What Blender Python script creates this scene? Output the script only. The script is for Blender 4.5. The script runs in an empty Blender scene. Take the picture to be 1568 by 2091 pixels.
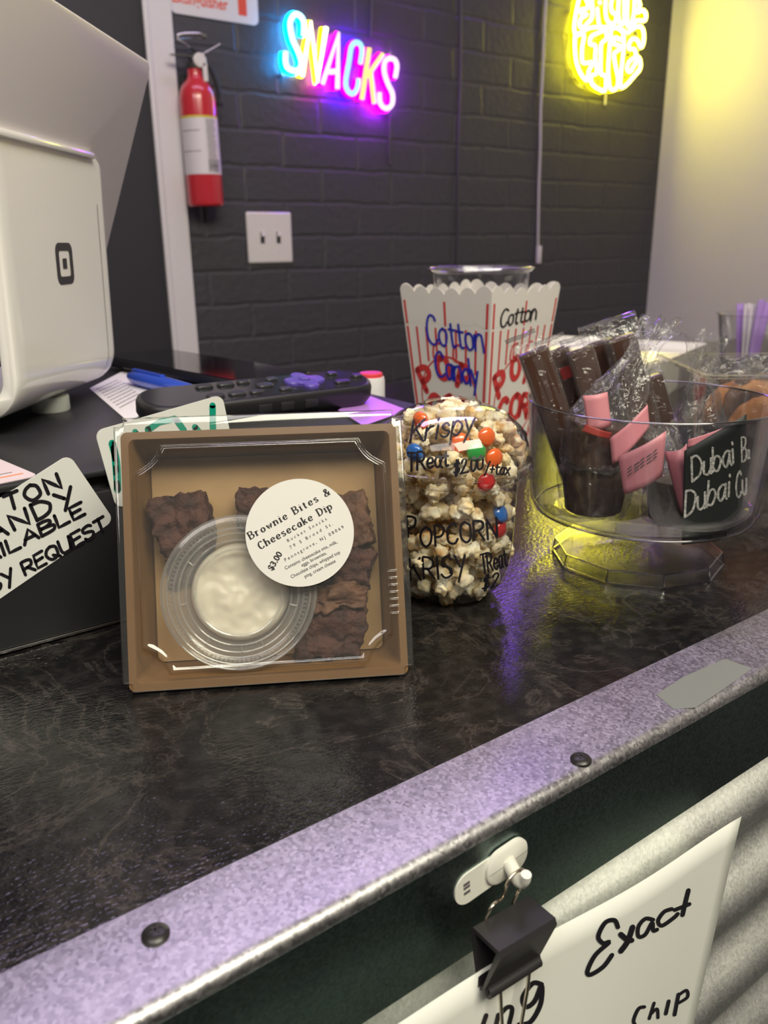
import bpy, bmesh, math, random
from mathutils import Vector, Matrix, noise
random.seed(7)
PI = math.pi
S = bpy.context.scene
COL = S.collection
# ------------------------------------------------------------------ camera, world, lights, exposure
CAMM = Matrix(((0.8065044551928297, 0.192112298825941, -0.559145265913903),
               (-0.5911271920043949, 0.24455420210515735, -0.7686103597439403),
               (-0.010918178745391267, 0.9504136504030876, 0.3107968572884248)))
CO = Vector((0, 0, 0.2)); FPX = 1675.0
cd = bpy.data.cameras.new('camera'); cam = bpy.data.objects.new('camera', cd); COL.objects.link(cam)
cam.matrix_world = Matrix.Translation(CO) @ CAMM.to_4x4()
cd.sensor_fit = 'VERTICAL'; cd.sensor_height = 24.0; cd.lens = FPX / 2091 * 24
cd.clip_start = 0.01; cd.clip_end = 50
cd.dof.use_dof = True; cd.dof.focus_distance = 0.39; cd.dof.aperture_fstop = 9.0
S.camera = cam
S.view_settings.view_transform = 'Standard'; S.view_settings.look = 'None'
S.view_settings.gamma = 1.0; S.view_settings.use_curve_mapping = False
S.view_settings.exposure = 0.12
w = bpy.data.worlds.new('world'); S.world = w; w.use_nodes = True
w.node_tree.nodes['Background'].inputs[0].default_value = (.62, .55, .70, 1)
w.node_tree.nodes['Background'].inputs[1].default_value = 0.15

def area(name, loc, target, sx, sy, power, col):
    l = bpy.data.lights.new(name, 'AREA'); l.shape = 'RECTANGLE'; l.size = sx; l.size_y = sy
    l.energy = power; l.color = col
    o = bpy.data.objects.new(name, l); COL.objects.link(o); o.location = loc
    o.rotation_euler = (Vector(target) - Vector(loc)).to_track_quat('-Z', 'Y').to_euler()
    return o
area('assumed_ceiling_lamp_front', (0.15, -0.9, 1.55), (0.3, 0.2, 0.0), 1.2, .6, 39, (1.0, .945, .75))  # unseen lamp, assumed from the warm light on the front faces
area('assumed_ceiling_lamp_rear', (-.9, -.3, 1.6), (0.2, 1.2, 0.1), 1.2, .6, 16, (1.0, .94, .90))  # unseen room lamp, assumed; lights the rear wall side
area('assumed_ceiling_lamp_purple', (0.7, 1.05, 1.6), (0.5, .5, 0.0), 1.4, .3, 9, (.80, .64, 1.0))  # unseen light, assumed from the lavender cast on upward surfaces
area('assumed_purple_wall_light', (1.90, 1.72, 1.20), (1.2, .2, 0.0), 0.30, .14, 3.2, (.30, .10, 1.0))  # unseen area light, assumed source of the purple streak on the counter

# ------------------------------------------------------------------ helpers
def ray(px, py):
    return CAMM @ Vector(((px - 784) / FPX, -(py - 1045.5) / FPX, -1.0))
def hit(px, py, p0, n):                      # photo pixel -> point on a real plane
    r = ray(px, py); t = (Vector(p0) - CO).dot(n) / r.dot(n); return CO + r * t
def onz(px, py, z): return hit(px, py, (0, 0, z), Vector((0, 0, 1)))
def ony(px, py, y): return hit(px, py, (0, y, 0), Vector((0, 1, 0)))
def frame(o, u, v):                          # local frame: x=u, y=v, z=normal
    u = Vector(u).normalized(); v = Vector(v); v = (v - u * v.dot(u)).normalized(); n = u.cross(v)
    m = Matrix((u, v, n)).transposed().to_4x4(); m.translation = Vector(o); return m
def pixl(M, px, py, d=0.0):                  # photo pixel -> local (u, v) on plane z=d of a frame
    n = M.col[2].to_3d(); p = hit(px, py, M @ Vector((0, 0, d)), n); return M.inverted() @ p

MATS = {}
def nt(name):
    m = bpy.data.materials.new(name); m.use_nodes = True; MATS[name] = m
    t = m.node_tree; return m, t, t.nodes['Principled BSDF'], t.nodes.new, t.links.new
def pmat(name, col, rough=.5, metal=0, bump=None, var=None, spec=.5, emit=None, coat=0, obj=True, sss=0, trans=0):
    """plain procedural material; bump=(scale,strength,dist); var=(scale, colour2, contrast)"""
    m, t, b, N, L = nt(name)
    b.inputs['Base Color'].default_value = (*col, 1); b.inputs['Roughness'].default_value = rough
    b.inputs['Metallic'].default_value = metal; b.inputs['Specular IOR Level'].default_value = spec
    b.inputs['Coat Weight'].default_value = coat; b.inputs['Coat Roughness'].default_value = .08
    if sss: b.inputs['Subsurface Weight'].default_value = sss; b.inputs['Subsurface Scale'].default_value = .004
    if trans: b.inputs['Transmission Weight'].default_value = trans
    tc = N('ShaderNodeTexCoord')
    if var:
        n = N('ShaderNodeTexNoise'); n.inputs['Scale'].default_value = var[0]; n.inputs['Detail'].default_value = 6
        L(tc.outputs['Object'], n.inputs['Vector'])
        r = N('ShaderNodeValToRGB'); c = var[2] if len(var) > 2 else .15
        r.color_ramp.elements[0].position = .5 - c; r.color_ramp.elements[1].position = .5 + c
        r.color_ramp.elements[0].color = (*col, 1); r.color_ramp.elements[1].color = (*var[1], 1)
        L(n.outputs['Fac'], r.inputs[0]); L(r.outputs[0], b.inputs['Base Color'])
    if bump:
        n2 = N('ShaderNodeTexNoise'); n2.inputs['Scale'].default_value = bump[0]; n2.inputs['Detail'].default_value = 5
        L(tc.outputs['Object'], n2.inputs['Vector'])
        bp = N('ShaderNodeBump'); bp.inputs['Strength'].default_value = bump[1]; bp.inputs['Distance'].default_value = bump[2]
        L(n2.outputs['Fac'], bp.inputs['Height']); L(bp.outputs[0], b.inputs['Normal'])
    if emit:
        b.inputs['Emission Color'].default_value = (*emit[0], 1); b.inputs['Emission Strength'].default_value = emit[1]
    return m
def clear(name, tint=(1, 1, 1), lo=.05, hi=.75, power=3.0, rough=.04, bump=None, haze=0.0, hazecol=(.8, .8, .8)):
    """thin clear plastic: see-through, glossy at grazing angles"""
    m = bpy.data.materials.new(name); m.use_nodes = True; t = m.node_tree; t.nodes.clear(); N = t.nodes.new; L = t.links.new
    out = N('ShaderNodeOutputMaterial'); mix = N('ShaderNodeMixShader'); tr = N('ShaderNodeBsdfTransparent'); gl = N('ShaderNodeBsdfGlossy')
    tr.inputs[0].default_value = (*tint, 1); gl.inputs['Roughness'].default_value = rough
    lw = N('ShaderNodeLayerWeight'); lw.inputs[0].default_value = .5
    pw = N('ShaderNodeMath'); pw.operation = 'POWER'; pw.inputs[1].default_value = power
    mr = N('ShaderNodeMapRange'); mr.inputs['To Min'].default_value = lo; mr.inputs['To Max'].default_value = hi
    L(lw.outputs['Facing'], pw.inputs[0]); L(pw.outputs[0], mr.inputs['Value']); L(mr.outputs[0], mix.inputs[0])
    L(gl.outputs[0], mix.inputs[2])
    src = tr
    if haze:
        df = N('ShaderNodeBsdfDiffuse'); df.inputs[0].default_value = (*hazecol, 1); m2 = N('ShaderNodeMixShader'); m2.inputs[0].default_value = haze
        L(tr.outputs[0], m2.inputs[1]); L(df.outputs[0], m2.inputs[2]); src = m2
    L(src.outputs[0], mix.inputs[1]); L(mix.outputs[0], out.inputs[0])
    if bump:
        tc = N('ShaderNodeTexCoord'); n = N('ShaderNodeTexNoise'); n.inputs['Scale'].default_value = bump[0]; n.inputs['Detail'].default_value = 3
        n.inputs['Distortion'].default_value = 1.0
        L(tc.outputs['Object'], n.inputs['Vector']); bp = N('ShaderNodeBump'); bp.inputs['Strength'].default_value = bump[1]; bp.inputs['Distance'].default_value = bump[2]
        L(n.outputs['Fac'], bp.inputs['Height']); L(bp.outputs[0], gl.inputs['Normal']); L(bp.outputs[0], lw.inputs['Normal'])
    MATS[name] = m; return m
def emat(name, col, st):
    m = bpy.data.materials.new(name); m.use_nodes = True; t = m.node_tree; t.nodes.clear()
    e = t.nodes.new('ShaderNodeEmission'); o = t.nodes.new('ShaderNodeOutputMaterial')
    e.inputs[0].default_value = (*col, 1); e.inputs[1].default_value = st; t.links.new(e.outputs[0], o.inputs[0]); MATS[name] = m; return m

def tag(o, label=None, cat=None, group=None, kind=None):
    if label: o['label'] = label
    if cat: o['category'] = cat
    if group: o['group'] = group
    if kind: o['kind'] = kind
    return o
def thing(name, label, cat, M=None, group=None):
    o = bpy.data.objects.new(name, None); COL.objects.link(o); o.empty_display_size = .02
    if M is not None: o.matrix_world = M if isinstance(M, Matrix) else Matrix.Translation(Vector(M))
    return tag(o, label, cat, group)
def local(o):                                # world -> local of a thing (parts sit at identity below it)
    while o.parent: o = o.parent
    return o.matrix_world.inverted()

class MB:
    """collects shapes into one bmesh; build() links them as one object"""
    def __init__(s): s.bm = bmesh.new()
    def add(s, verts, faces, M=None):
        vs = [s.bm.verts.new((M @ Vector(v)) if M is not None else v) for v in verts]
        for f in faces:
            try: s.bm.faces.new([vs[i] for i in f])
            except ValueError: pass
        return vs
    def box(s, c, d, bev=0, M=None, seg=2):
        b = bmesh.new(); bmesh.ops.create_cube(b, size=1)
        for v in b.verts: v.co = Vector((v.co.x * d[0], v.co.y * d[1], v.co.z * d[2])) + Vector(c)
        if bev: bmesh.ops.bevel(b, geom=b.edges[:], offset=bev, segments=seg, affect='EDGES', profile=.5)
        b.verts.index_update(); s.add([v.co.copy() for v in b.verts], [[v.index for v in f.verts] for f in b.faces], M); b.free(); return s
    def lathe(s, prof, seg=48, M=None, close=False, fn=None):
        n = len(prof); V = []; F = []
        for k in range(seg):
            a = 2 * PI * k / seg
            for i, (r, z) in enumerate(prof):
                p = Vector((r * math.cos(a), r * math.sin(a), z)); V.append(fn(p, a, i) if fn else p)
        m = n if close else n - 1
        for k in range(seg):
            k2 = (k + 1) % seg
            for i in range(m):
                j = (i + 1) % n; F.append([k * n + i, k2 * n + i, k2 * n + j, k * n + j])
        s.add(V, F, M); return s
    def tube(s, pts, r, seg=8, closed=False, cap=True, M=None, flat=1.0):
        P = [Vector(p) for p in pts]; n = len(P); V = []; F = []; up = None
        for i, p in enumerate(P):
            a = P[i - 1] if (i > 0 or closed) else p; b = P[(i + 1) % n] if (i < n - 1 or closed) else p
            d = (b - a).normalized() if (b - a).length > 1e-9 else Vector((0, 0, 1))
            if up is None: up = Vector((0, 0, 1)) if abs(d.z) < .9 else Vector((1, 0, 0))
            x = d.cross(up)
            x = x.normalized() if x.length > 1e-6 else d.orthogonal().normalized()
            up = x.cross(d).normalized(); rr = r[i] if isinstance(r, (list, tuple)) else r
            for k in range(seg):
                t = 2 * PI * k / seg; V.append(p + x * math.cos(t) * rr + up * math.sin(t) * rr * flat)
        for i in range(n if closed else n - 1):
            j = (i + 1) % n
            for k in range(seg): F.append([i * seg + k, i * seg + (k + 1) % seg, j * seg + (k + 1) % seg, j * seg + k])
        if cap and not closed: F.append(list(range(seg))[::-1]); F.append([(n - 1) * seg + k for k in range(seg)])
        s.add(V, F, M); return s
    def prism(s, poly, h0, h1, M=None):      # polygon (x,y) extruded along z
        n = len(poly); V = [(x, y, h0) for x, y in poly] + [(x, y, h1) for x, y in poly]
        F = [list(range(n))[::-1], [n + i for i in range(n)]] + [[i, (i + 1) % n, n + (i + 1) % n, n + i] for i in range(n)]
        s.add(V, F, M); return s
    def loft(s, rings, M=None, cap0=False, cap1=False, closed=True):
        n = len(rings[0]); V = [p for r in rings for p in r]; F = []
        for i in range(len(rings) - 1):
            for k in range(n if closed else n - 1):
                F.append([i * n + k, i * n + (k + 1) % n, (i + 1) * n + (k + 1) % n, (i + 1) * n + k])
        if cap0: F.append(list(range(n))[::-1])
        if cap1: F.append([(len(rings) - 1) * n + k for k in range(n)])
        s.add(V, F, M); return s
    def grid(s, nx, ny, fn, M=None):
        V = [fn(i / nx, j / ny) for j in range(ny + 1) for i in range(nx + 1)]
        F = [[j * (nx + 1) + i, j * (nx + 1) + i + 1, (j + 1) * (nx + 1) + i + 1, (j + 1) * (nx + 1) + i] for j in range(ny) for i in range(nx)]
        s.add(V, F, M); return s
    def ico(s, c, r, sub=2, fn=None, sc=(1, 1, 1), M=None):
        b = bmesh.new(); bmesh.ops.create_icosphere(b, subdivisions=sub, radius=1); b.verts.index_update()
        V = []
        for v in b.verts:
            k = fn(v.co) if fn else 1.0
            V.append(Vector(c) + Vector((v.co.x * sc[0], v.co.y * sc[1], v.co.z * sc[2])) * r * k)
        s.add(V, [[q.index for q in f.verts] for f in b.faces], M); b.free(); return s
    def build(s, name, mat, parent=None, smooth=35, thick=0, normals=True):
        if normals: bmesh.ops.recalc_face_normals(s.bm, faces=s.bm.faces[:])
        me = bpy.data.meshes.new(name); s.bm.to_mesh(me); s.bm.free()
        me.materials.append(MATS[mat] if isinstance(mat, str) else mat)
        if smooth:
            me.shade_smooth(); me.set_sharp_from_angle(angle=math.radians(smooth))
        o = bpy.data.objects.new(name, me); COL.objects.link(o)
        if parent: o.parent = parent
        if thick:
            md = o.modifiers.new('solid', 'SOLIDIFY'); md.thickness = thick; md.offset = 0
        return o
def rrect(w, h, r, seg=6, cx=0, cy=0):
    P = []
    for (sx, sy, a0) in ((1, -1, -PI / 2), (1, 1, 0), (-1, 1, PI / 2), (-1, -1, PI)):
        for k in range(seg + 1):
            a = a0 + PI / 2 * k / seg
            P.append((cx + sx * (w / 2 - r) + r * math.cos(a), cy + sy * (h / 2 - r) + r * math.sin(a)))
    return P
def struct(name, mb, mat, smooth=0): return tag(mb.build(name, mat, None, smooth), kind='structure')
def smoothline(P, n=6):
    if len(P) < 3: return [Vector(p) for p in P]
    P = [Vector(p) for p in P]; out = []
    for i in range(len(P) - 1):
        p0 = P[max(i - 1, 0)]; p1 = P[i]; p2 = P[i + 1]; p3 = P[min(i + 2, len(P) - 1)]
        for k in range(n):
            t = k / n
            out.append(.5 * ((2 * p1) + (p2 - p0) * t + (2 * p0 - 5 * p1 + 4 * p2 - p3) * t * t + (3 * p1 - p0 - 3 * p2 + p3) * t ** 3))
    out.append(P[-1]); return out

# ------------------------------------------------------------------ stroke lettering (cap height 10)
G = {
 'A': (6.6, '0,0 3.3,10 6.6,0|1.3,3.6 5.4,3.6'), 'B': (6, '0,0 0,10|c0,10 3,9.9 5,8.9 4.9,6.7 3,5.3 0,5.2|c0,5.2 3.4,5.2 5.7,3.8 5.5,1.2 3.2,0 0,0'),
 'C': (6.2, 'c6,8.3 4.6,9.8 2.6,9.7 .6,7.6 .1,4.6 1,1.4 3,0 5,.4 6.2,2'), 'D': (6.4, '0,0 0,10|c0,10 3.2,9.7 5.8,7.4 6.2,4.8 5,1.6 2.6,.2 0,0'),
 'E': (5.2, '5.2,10 0,10 0,0 5.2,0|0,5.2 4.2,5.2'), 'I': (1, '0.5,0 .5,10'), 'K': (6, '0,0 0,10|6,10 .2,4.4|2.2,6.2 6.2,0'),
 'L': (5, '0,10 0,0 5,0'), 'N': (6.2, '0,0 0,10 6.2,0 6.2,10'), 'O': (6.6, 'c3.3,10 .8,8.4 .1,5 1,1.4 3.3,0 5.7,1.4 6.5,5 5.8,8.4 3.3,10'),
 'P': (5.6, '0,0 0,10|c0,10 3.4,9.8 5.6,8.2 5.2,5.6 3,4.4 0,4.3'), 'Q': (6.8, 'c3.3,10 .8,8.4 .1,5 1,1.4 3.3,0 5.7,1.4 6.5,5 5.8,8.4 3.3,10|3.8,3 6.8,-.4'),
 'R': (6, '0,0 0,10|c0,10 3.4,9.8 5.4,8.2 5,5.8 3,4.8 0,4.7|2.4,4.8 6,0'), 'S': (5.6, 'c5.4,8.4 4,9.8 2.2,9.8 .4,8.4 .8,6.2 3,5.2 5.2,3.8 5.4,1.8 3.6,.1 1.6,.2 0,1.6'),
 'T': (6, '0,10 6,10|3,10 3,0'), 'U': (6, 'c0,10 .1,3.4 1.2,.6 3,0 4.8,.6 5.9,3.4 6,10|6,10 6,0'), 'V': (6, '0,10 3,0 6,10'), 'Y': (6, '0,10 3,5|6.2,10 2,-2'),
 'J': (4, 'c4,10 4,2.4 3,.3 1.4,.1 0,1.6'),
 'a': (5, 'c4.6,5.6 2.6,6.2 .5,4.6 .3,1.6 2,0 3.6,1 4.6,4|c4.7,6 4.5,1.4 5.4,0'), 'b': (5, '0,10 0,0|c0,3 1.6,5.8 3.8,5.8 5,3.4 4,.6 2,-.1 0,1.4'),
 'c': (4.6, 'c4.6,5 2.8,6.2 .6,4.8 .2,2 1.6,.2 3.4,.2 4.7,1.4'), 'd': (5, 'c4.7,4 3,6 .8,5 .2,2.4 1.4,.2 3.4,.4 4.7,2.6|4.8,10.4 4.8,0'),
 'e': (4.8, 'c.4,3.1 4.6,3.5 4.2,5.3 2.6,6.1 .7,4.8 .2,2.2 1.6,.2 3.4,.2 4.8,1.4'), 'g': (5, 'c4.7,5.2 3,6.1 .8,5 .4,2.6 1.8,.6 3.6,1.2 4.7,4|c4.9,6 4.7,-1.6 3,-3.6 .6,-2.4'),
 'h': (4.8, '0,10 0,0|c0,3.4 1.6,5.8 3.6,5.6 4.5,4 4.6,0'), 'i': (1.2, '.5,6 .6,0|.6,8.4 .7,8.8'), 'k': (4.6, '0,10 0,0|4.4,6 .2,2.6|1.6,3.8 4.8,0'),
 'l': (1, '.5,10 .5,0'), 'm': (7.4, '0,6 0,0|c0,3.4 1.4,5.9 3,5.6 3.6,4 3.6,0|c3.6,3.4 5,5.9 6.6,5.6 7.2,4 7.3,0'), 'n': (4.8, '0,6 0,0|c0,3.4 1.6,5.9 3.6,5.7 4.5,4 4.6,0'),
 'o': (5, 'c2.5,6 .6,5 .1,3 .8,.8 2.5,0 4.2,.9 4.9,3 4.4,5 2.5,6'), 'p': (5, '0,6 0,-3.6|c0,3 1.6,5.9 3.8,5.8 5,3.4 4,.6 2,0 0,1.4'),
 'r': (3.8, '0,6 0,0|c0,3.2 1.4,5.6 3.8,5.8'), 's': (4.2, 'c4,5 2.8,6.1 1,5.8 .4,4.4 2.2,3.2 4,2 3.6,.4 1.6,0 0,1'), 't': (3.8, 'c1.8,8.4 1.6,1.6 2.4,.1 3.8,.6|0,6 3.7,6'),
 'u': (4.8, 'c0,6 .1,1.6 1.6,0 3.2,.4 4.6,2.6|4.6,6 4.7,0'), 'w': (6.6, '0,6 1.6,0 3.3,5.4 5,0 6.6,6'), 'x': (4.6, '0,6 4.6,0|4.6,6 0,0'),
 'y': (4.8, '0,6 2.3,1|4.8,6.2 1,-3.8'), 'z': (4.4, '0,6 4.4,6 0,0 4.4,0'), '$': (5.2, 'c5,7.8 3.6,8.8 1.4,8.6 .5,7 2.4,5.4 4.8,4 4.6,2 2.6,1 .2,1.8|2,10.6 1.8,-.8|3.4,10.6 3.2,-.8'),
 '2': (5.2, 'c.3,7.6 1.6,9.8 4,9.6 4.8,7.4 3.4,4 .2,.2|.2,.2 5.4,.2'), '0': (5.2, 'c2.6,10 .6,8 .2,5 .8,1.6 2.6,0 4.6,1.6 5,5 4.6,8.4 2.6,10'), '1': (2, '1,10 1,0'),
 '/': (4, '0,-1 4,11'), '+': (4.6, '2.3,1.6 2.3,7.4|0,4.5 4.6,4.5'), '.': (1.4, '.5,0 .7,.4'), ',': (1.4, '.7,.5 .2,-1.4'),
 '&': (7.4, 'c7,5 5.4,1.4 3,0 .6,.8 .6,3 3,5.4 4.8,7.6 4.2,9.6 2.6,9.8 1.8,8 3.2,5 5.4,1.8 7.4,0'),
 '|': (.5, '0,0 0,10'), ' ': (3.4, ''),
}
def layout(text, gap=1.6, jit=0.0, rng=None):
    x = 0; out = []
    for ch in text:
        adv, sp = G[ch]
        for st in sp.split('|') if sp else []:
            curve = st.startswith('c'); pts = [tuple(map(float, q.split(','))) for q in st.lstrip('c').split()]
            if jit: pts = [(a + rng.uniform(-jit, jit), b + rng.uniform(-jit, jit)) for a, b in pts]
            P = [Vector((a, b)) for a, b in pts]
            if curve: P = smoothline(P, 5)
            out.append(([p + Vector((x, 0)) for p in P], curve))
        x += adv + gap
    return out, x - gap
def ribbon(mb, P, wd, f, nib=None):
    """flat stroke in 2D, mapped onto a surface by f(x, y)"""
    Q = [P[0]]
    for a, b in zip(P, P[1:]):               # resample so strokes follow curved surfaces
        n = max(1, int((b - a).length / (wd * 1.6)))
        for k in range(1, n + 1): Q.append(a.lerp(b, k / n))
    L = []; R = []
    for i, p in enumerate(Q):
        d = Q[min(i + 1, len(Q) - 1)] - Q[max(i - 1, 0)]
        d = d.normalized() if d.length > 1e-9 else Vector((1, 0))
        ww = wd * (nib(d) if nib else 1.0); nv = Vector((-d.y, d.x)) * ww / 2
        L.append(p + nv); R.append(p - nv)
    n = len(Q); V = [f(*p) for p in L] + [f(*p) for p in R]
    mb.add(V, [[i, i + 1, n + i + 1, n + i] for i in range(n - 1)])
    if not nib:
        for p in (Q[0], Q[-1]):
            mb.add([f(p.x + wd / 2 * math.cos(t * PI / 4), p.y + wd / 2 * math.sin(t * PI / 4)) for t in range(8)], [list(range(8))])
def handwrite(mb, text, pa, pb, pt, wd, f, gap=1.6, jit=.25, seed=1):
    """marker writing: baseline runs from photo pixel pa to pb, pt is the top of the first capital; f maps pixels onto the surface"""
    rng = random.Random(seed); st, W = layout(text, gap, jit, rng)
    pa = Vector(pa); U = (Vector(pb) - pa) / W; Vv = (Vector(pt) - pa) / 10
    for P, c in st: ribbon(mb, [pa + U * p.x + Vv * p.y for p in P], wd, f)
def planemap(M, d=.0002):                    # pixel -> local coordinates on plane z=d of frame M
    return lambda x, y: pixl(M, x, y, d)
def printed(mb, text, o, ang, size, wd_scale=1.0, M=None, d=.0002, bold=0, align='LEFT', space=1.0):
    c = bpy.data.curves.new('print', 'FONT'); c.body = text; c.size = size; c.offset = bold; c.align_x = align; c.space_character = space
    c.resolution_u = 3
    ob = bpy.data.objects.new('print', c); COL.objects.link(ob)
    dg = bpy.context.evaluated_depsgraph_get(); me = bpy.data.meshes.new_from_object(ob.evaluated_get(dg))
    ca, sa = math.cos(ang), math.sin(ang)
    V = []
    for v in me.vertices:
        x, y = v.co.x * wd_scale, v.co.y; V.append(Vector((o[0] + x * ca - y * sa, o[1] + x * sa + y * ca, d)))
    mb.add(V, [list(p.vertices) for p in me.polygons], M)
    bpy.data.objects.remove(ob); bpy.data.curves.remove(c); bpy.data.meshes.remove(me)
def serif(mb, text, o, ang, size, wd, d=.0002, gap=3.0):
    """bold high-contrast serif lettering"""
    st, W = layout(text, gap); k = size / 10; ca, sa = math.cos(ang), math.sin(ang)
    f = lambda x, y: Vector((o[0] + x * ca - y * sa, o[1] + x * sa + y * ca, d))
    nib = lambda v: .45 + .75 * abs(v.y) ** 1.5
    for P, c in st:
        P = [p * k for p in P]
        ribbon(mb, P, wd, f, nib)
        if not c and len(P) == 2:
            dv = (P[1] - P[0])
            if abs(dv.y) > abs(dv.x) * 1.2 and dv.length > size * .3:
                for q in P: ribbon(mb, [q + Vector((-size * .13, 0)), q + Vector((size * .13, 0))], wd * .5, f)
    return W * k
def lathemap(M, prof, off=.0003, far=False):
    """pixel -> local point on a surface of revolution about the frame's z axis"""
    Mi = M.inverted(); o = Mi @ CO; zs = sorted(prof, key=lambda p: p[1])
    def R(z):
        if z <= zs[0][1]: return zs[0][0]
        for (r0, z0), (r1, z1) in zip(zs, zs[1:]):
            if z <= z1: return r0 + (r1 - r0) * ((z - z0) / (z1 - z0) if z1 > z0 else 0)
        return zs[-1][0]
    def f(px, py):
        d = (Mi.to_3x3() @ ray(px, py)); t0 = -(o.x * d.x + o.y * d.y) / (d.x ** 2 + d.y ** 2); best = None
        lo = t0 - .09
        g = lambda t: math.hypot(o.x + d.x * t, o.y + d.y * t) - R(o.z + d.z * t) - off
        a, b = lo, t0
        if g(b) > 0: p = o + d * t0; return p
        for _ in range(34):
            m = (a + b) / 2
            if g(m) > 0: a = m
            else: b = m
        return o + d * a
    return f

# ------------------------------------------------------------------ materials
def counter_mat():
    m, t, b, N, L = nt('black_laminate'); tc = N('ShaderNodeTexCoord')
    n1 = N('ShaderNodeTexNoise'); n1.inputs['Scale'].default_value = 13; n1.inputs['Detail'].default_value = 9; n1.inputs['Distortion'].default_value = 1.6; n1.inputs['Roughness'].default_value = .62
    L(tc.outputs['Object'], n1.inputs['Vector'])
    ab = N('ShaderNodeMath'); ab.operation = 'SUBTRACT'; ab.inputs[1].default_value = .5; L(n1.outputs['Fac'], ab.inputs[0])
    a2 = N('ShaderNodeMath'); a2.operation = 'ABSOLUTE'; L(ab.outputs[0], a2.inputs[0])
    r = N('ShaderNodeValToRGB'); r.color_ramp.elements[0].position = 0; r.color_ramp.elements[0].color = (.040, .034, .030, 1)
    r.color_ramp.elements[1].position = .022; r.color_ramp.elements[1].color = (.0075, .007, .0075, 1)
    e = r.color_ramp.elements.new(.008); e.color = (.019, .016, .0155, 1)
    L(a2.outputs[0], r.inputs[0])
    n3 = N('ShaderNodeTexNoise'); n3.inputs['Scale'].default_value = 120; n3.inputs['Detail'].default_value = 4; L(tc.outputs['Object'], n3.inputs['Vector'])
    r3 = N('ShaderNodeValToRGB'); r3.color_ramp.elements[0].position = .45; r3.color_ramp.elements[1].position = .72
    r3.color_ramp.elements[0].color = (.0, .0, .0, 1); r3.color_ramp.elements[1].color = (.016, .014, .013, 1); L(n3.outputs['Fac'], r3.inputs[0])
    mx = N('ShaderNodeMixRGB'); mx.blend_type = 'ADD'; mx.inputs[0].default_value = 1; L(r.outputs[0], mx.inputs[1]); L(r3.outputs[0], mx.inputs[2])
    L(mx.outputs[0], b.inputs['Base Color']); b.inputs['Roughness'].default_value = .14
    mp = N('ShaderNodeMapping'); mp.inputs['Scale'].default_value = (1, 1.9, 1); mp.inputs['Rotation'].default_value = (0, 0, .5); L(tc.outputs['Object'], mp.inputs['Vector'])
    n2 = N('ShaderNodeTexNoise'); n2.inputs['Scale'].default_value = 330; n2.inputs['Detail'].default_value = 2; L(mp.outputs[0], n2.inputs['Vector'])
    bp = N('ShaderNodeBump'); bp.inputs['Strength'].default_value = .42; bp.inputs['Distance'].default_value = .0007
    L(n2.outputs['Fac'], bp.inputs['Height']); L(bp.outputs[0], b.inputs['Normal'])
counter_mat()
def brick_mat():
    m, t, b, N, L = nt('black_painted_brick'); g = N('ShaderNodeNewGeometry'); sp = N('ShaderNodeSeparateXYZ'); cb = N('ShaderNodeCombineXYZ')
    L(g.outputs['Position'], sp.inputs[0]); L(sp.outputs[0], cb.inputs[0]); L(sp.outputs[2], cb.inputs[1])
    dn = N('ShaderNodeTexNoise'); dn.inputs['Scale'].default_value = 14; L(cb.outputs[0], dn.inputs['Vector'])
    ad = N('ShaderNodeMixRGB'); ad.blend_type = 'ADD'; ad.inputs[0].default_value = .012; L(cb.outputs[0], ad.inputs[1]); L(dn.outputs['Color'], ad.inputs[2])
    br = N('ShaderNodeTexBrick'); br.inputs['Scale'].default_value = 1; br.inputs['Brick Width'].default_value = .205; br.inputs['Row Height'].default_value = .075
    br.inputs['Mortar Size'].default_value = .007; br.inputs['Mortar Smooth'].default_value = .8
    br.inputs['Color1'].default_value = (1, 1, 1, 1); br.inputs['Color2'].default_value = (.92, .92, .92, 1); br.inputs['Mortar'].default_value = (.45, .45, .45, 1)
    L(ad.outputs[0], br.inputs['Vector'])
    n = N('ShaderNodeTexNoise'); n.inputs['Scale'].default_value = 60; n.inputs['Detail'].default_value = 6; L(cb.outputs[0], n.inputs['Vector'])
    sc = N('ShaderNodeMath'); sc.operation = 'MULTIPLY'; sc.inputs[1].default_value = .6; L(n.outputs['Fac'], sc.inputs[0])
    sm = N('ShaderNodeMath'); L(br.outputs['Color'], sm.inputs[0]); L(sc.outputs[0], sm.inputs[1])
    bp = N('ShaderNodeBump'); bp.inputs['Strength'].default_value = .62; bp.inputs['Distance'].default_value = .005; L(sm.outputs[0], bp.inputs['Height']); L(bp.outputs[0], b.inputs['Normal'])
    b.inputs['Base Color'].default_value = (.054, .050, .059, 1); b.inputs['Roughness'].default_value = .5
brick_mat()
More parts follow.
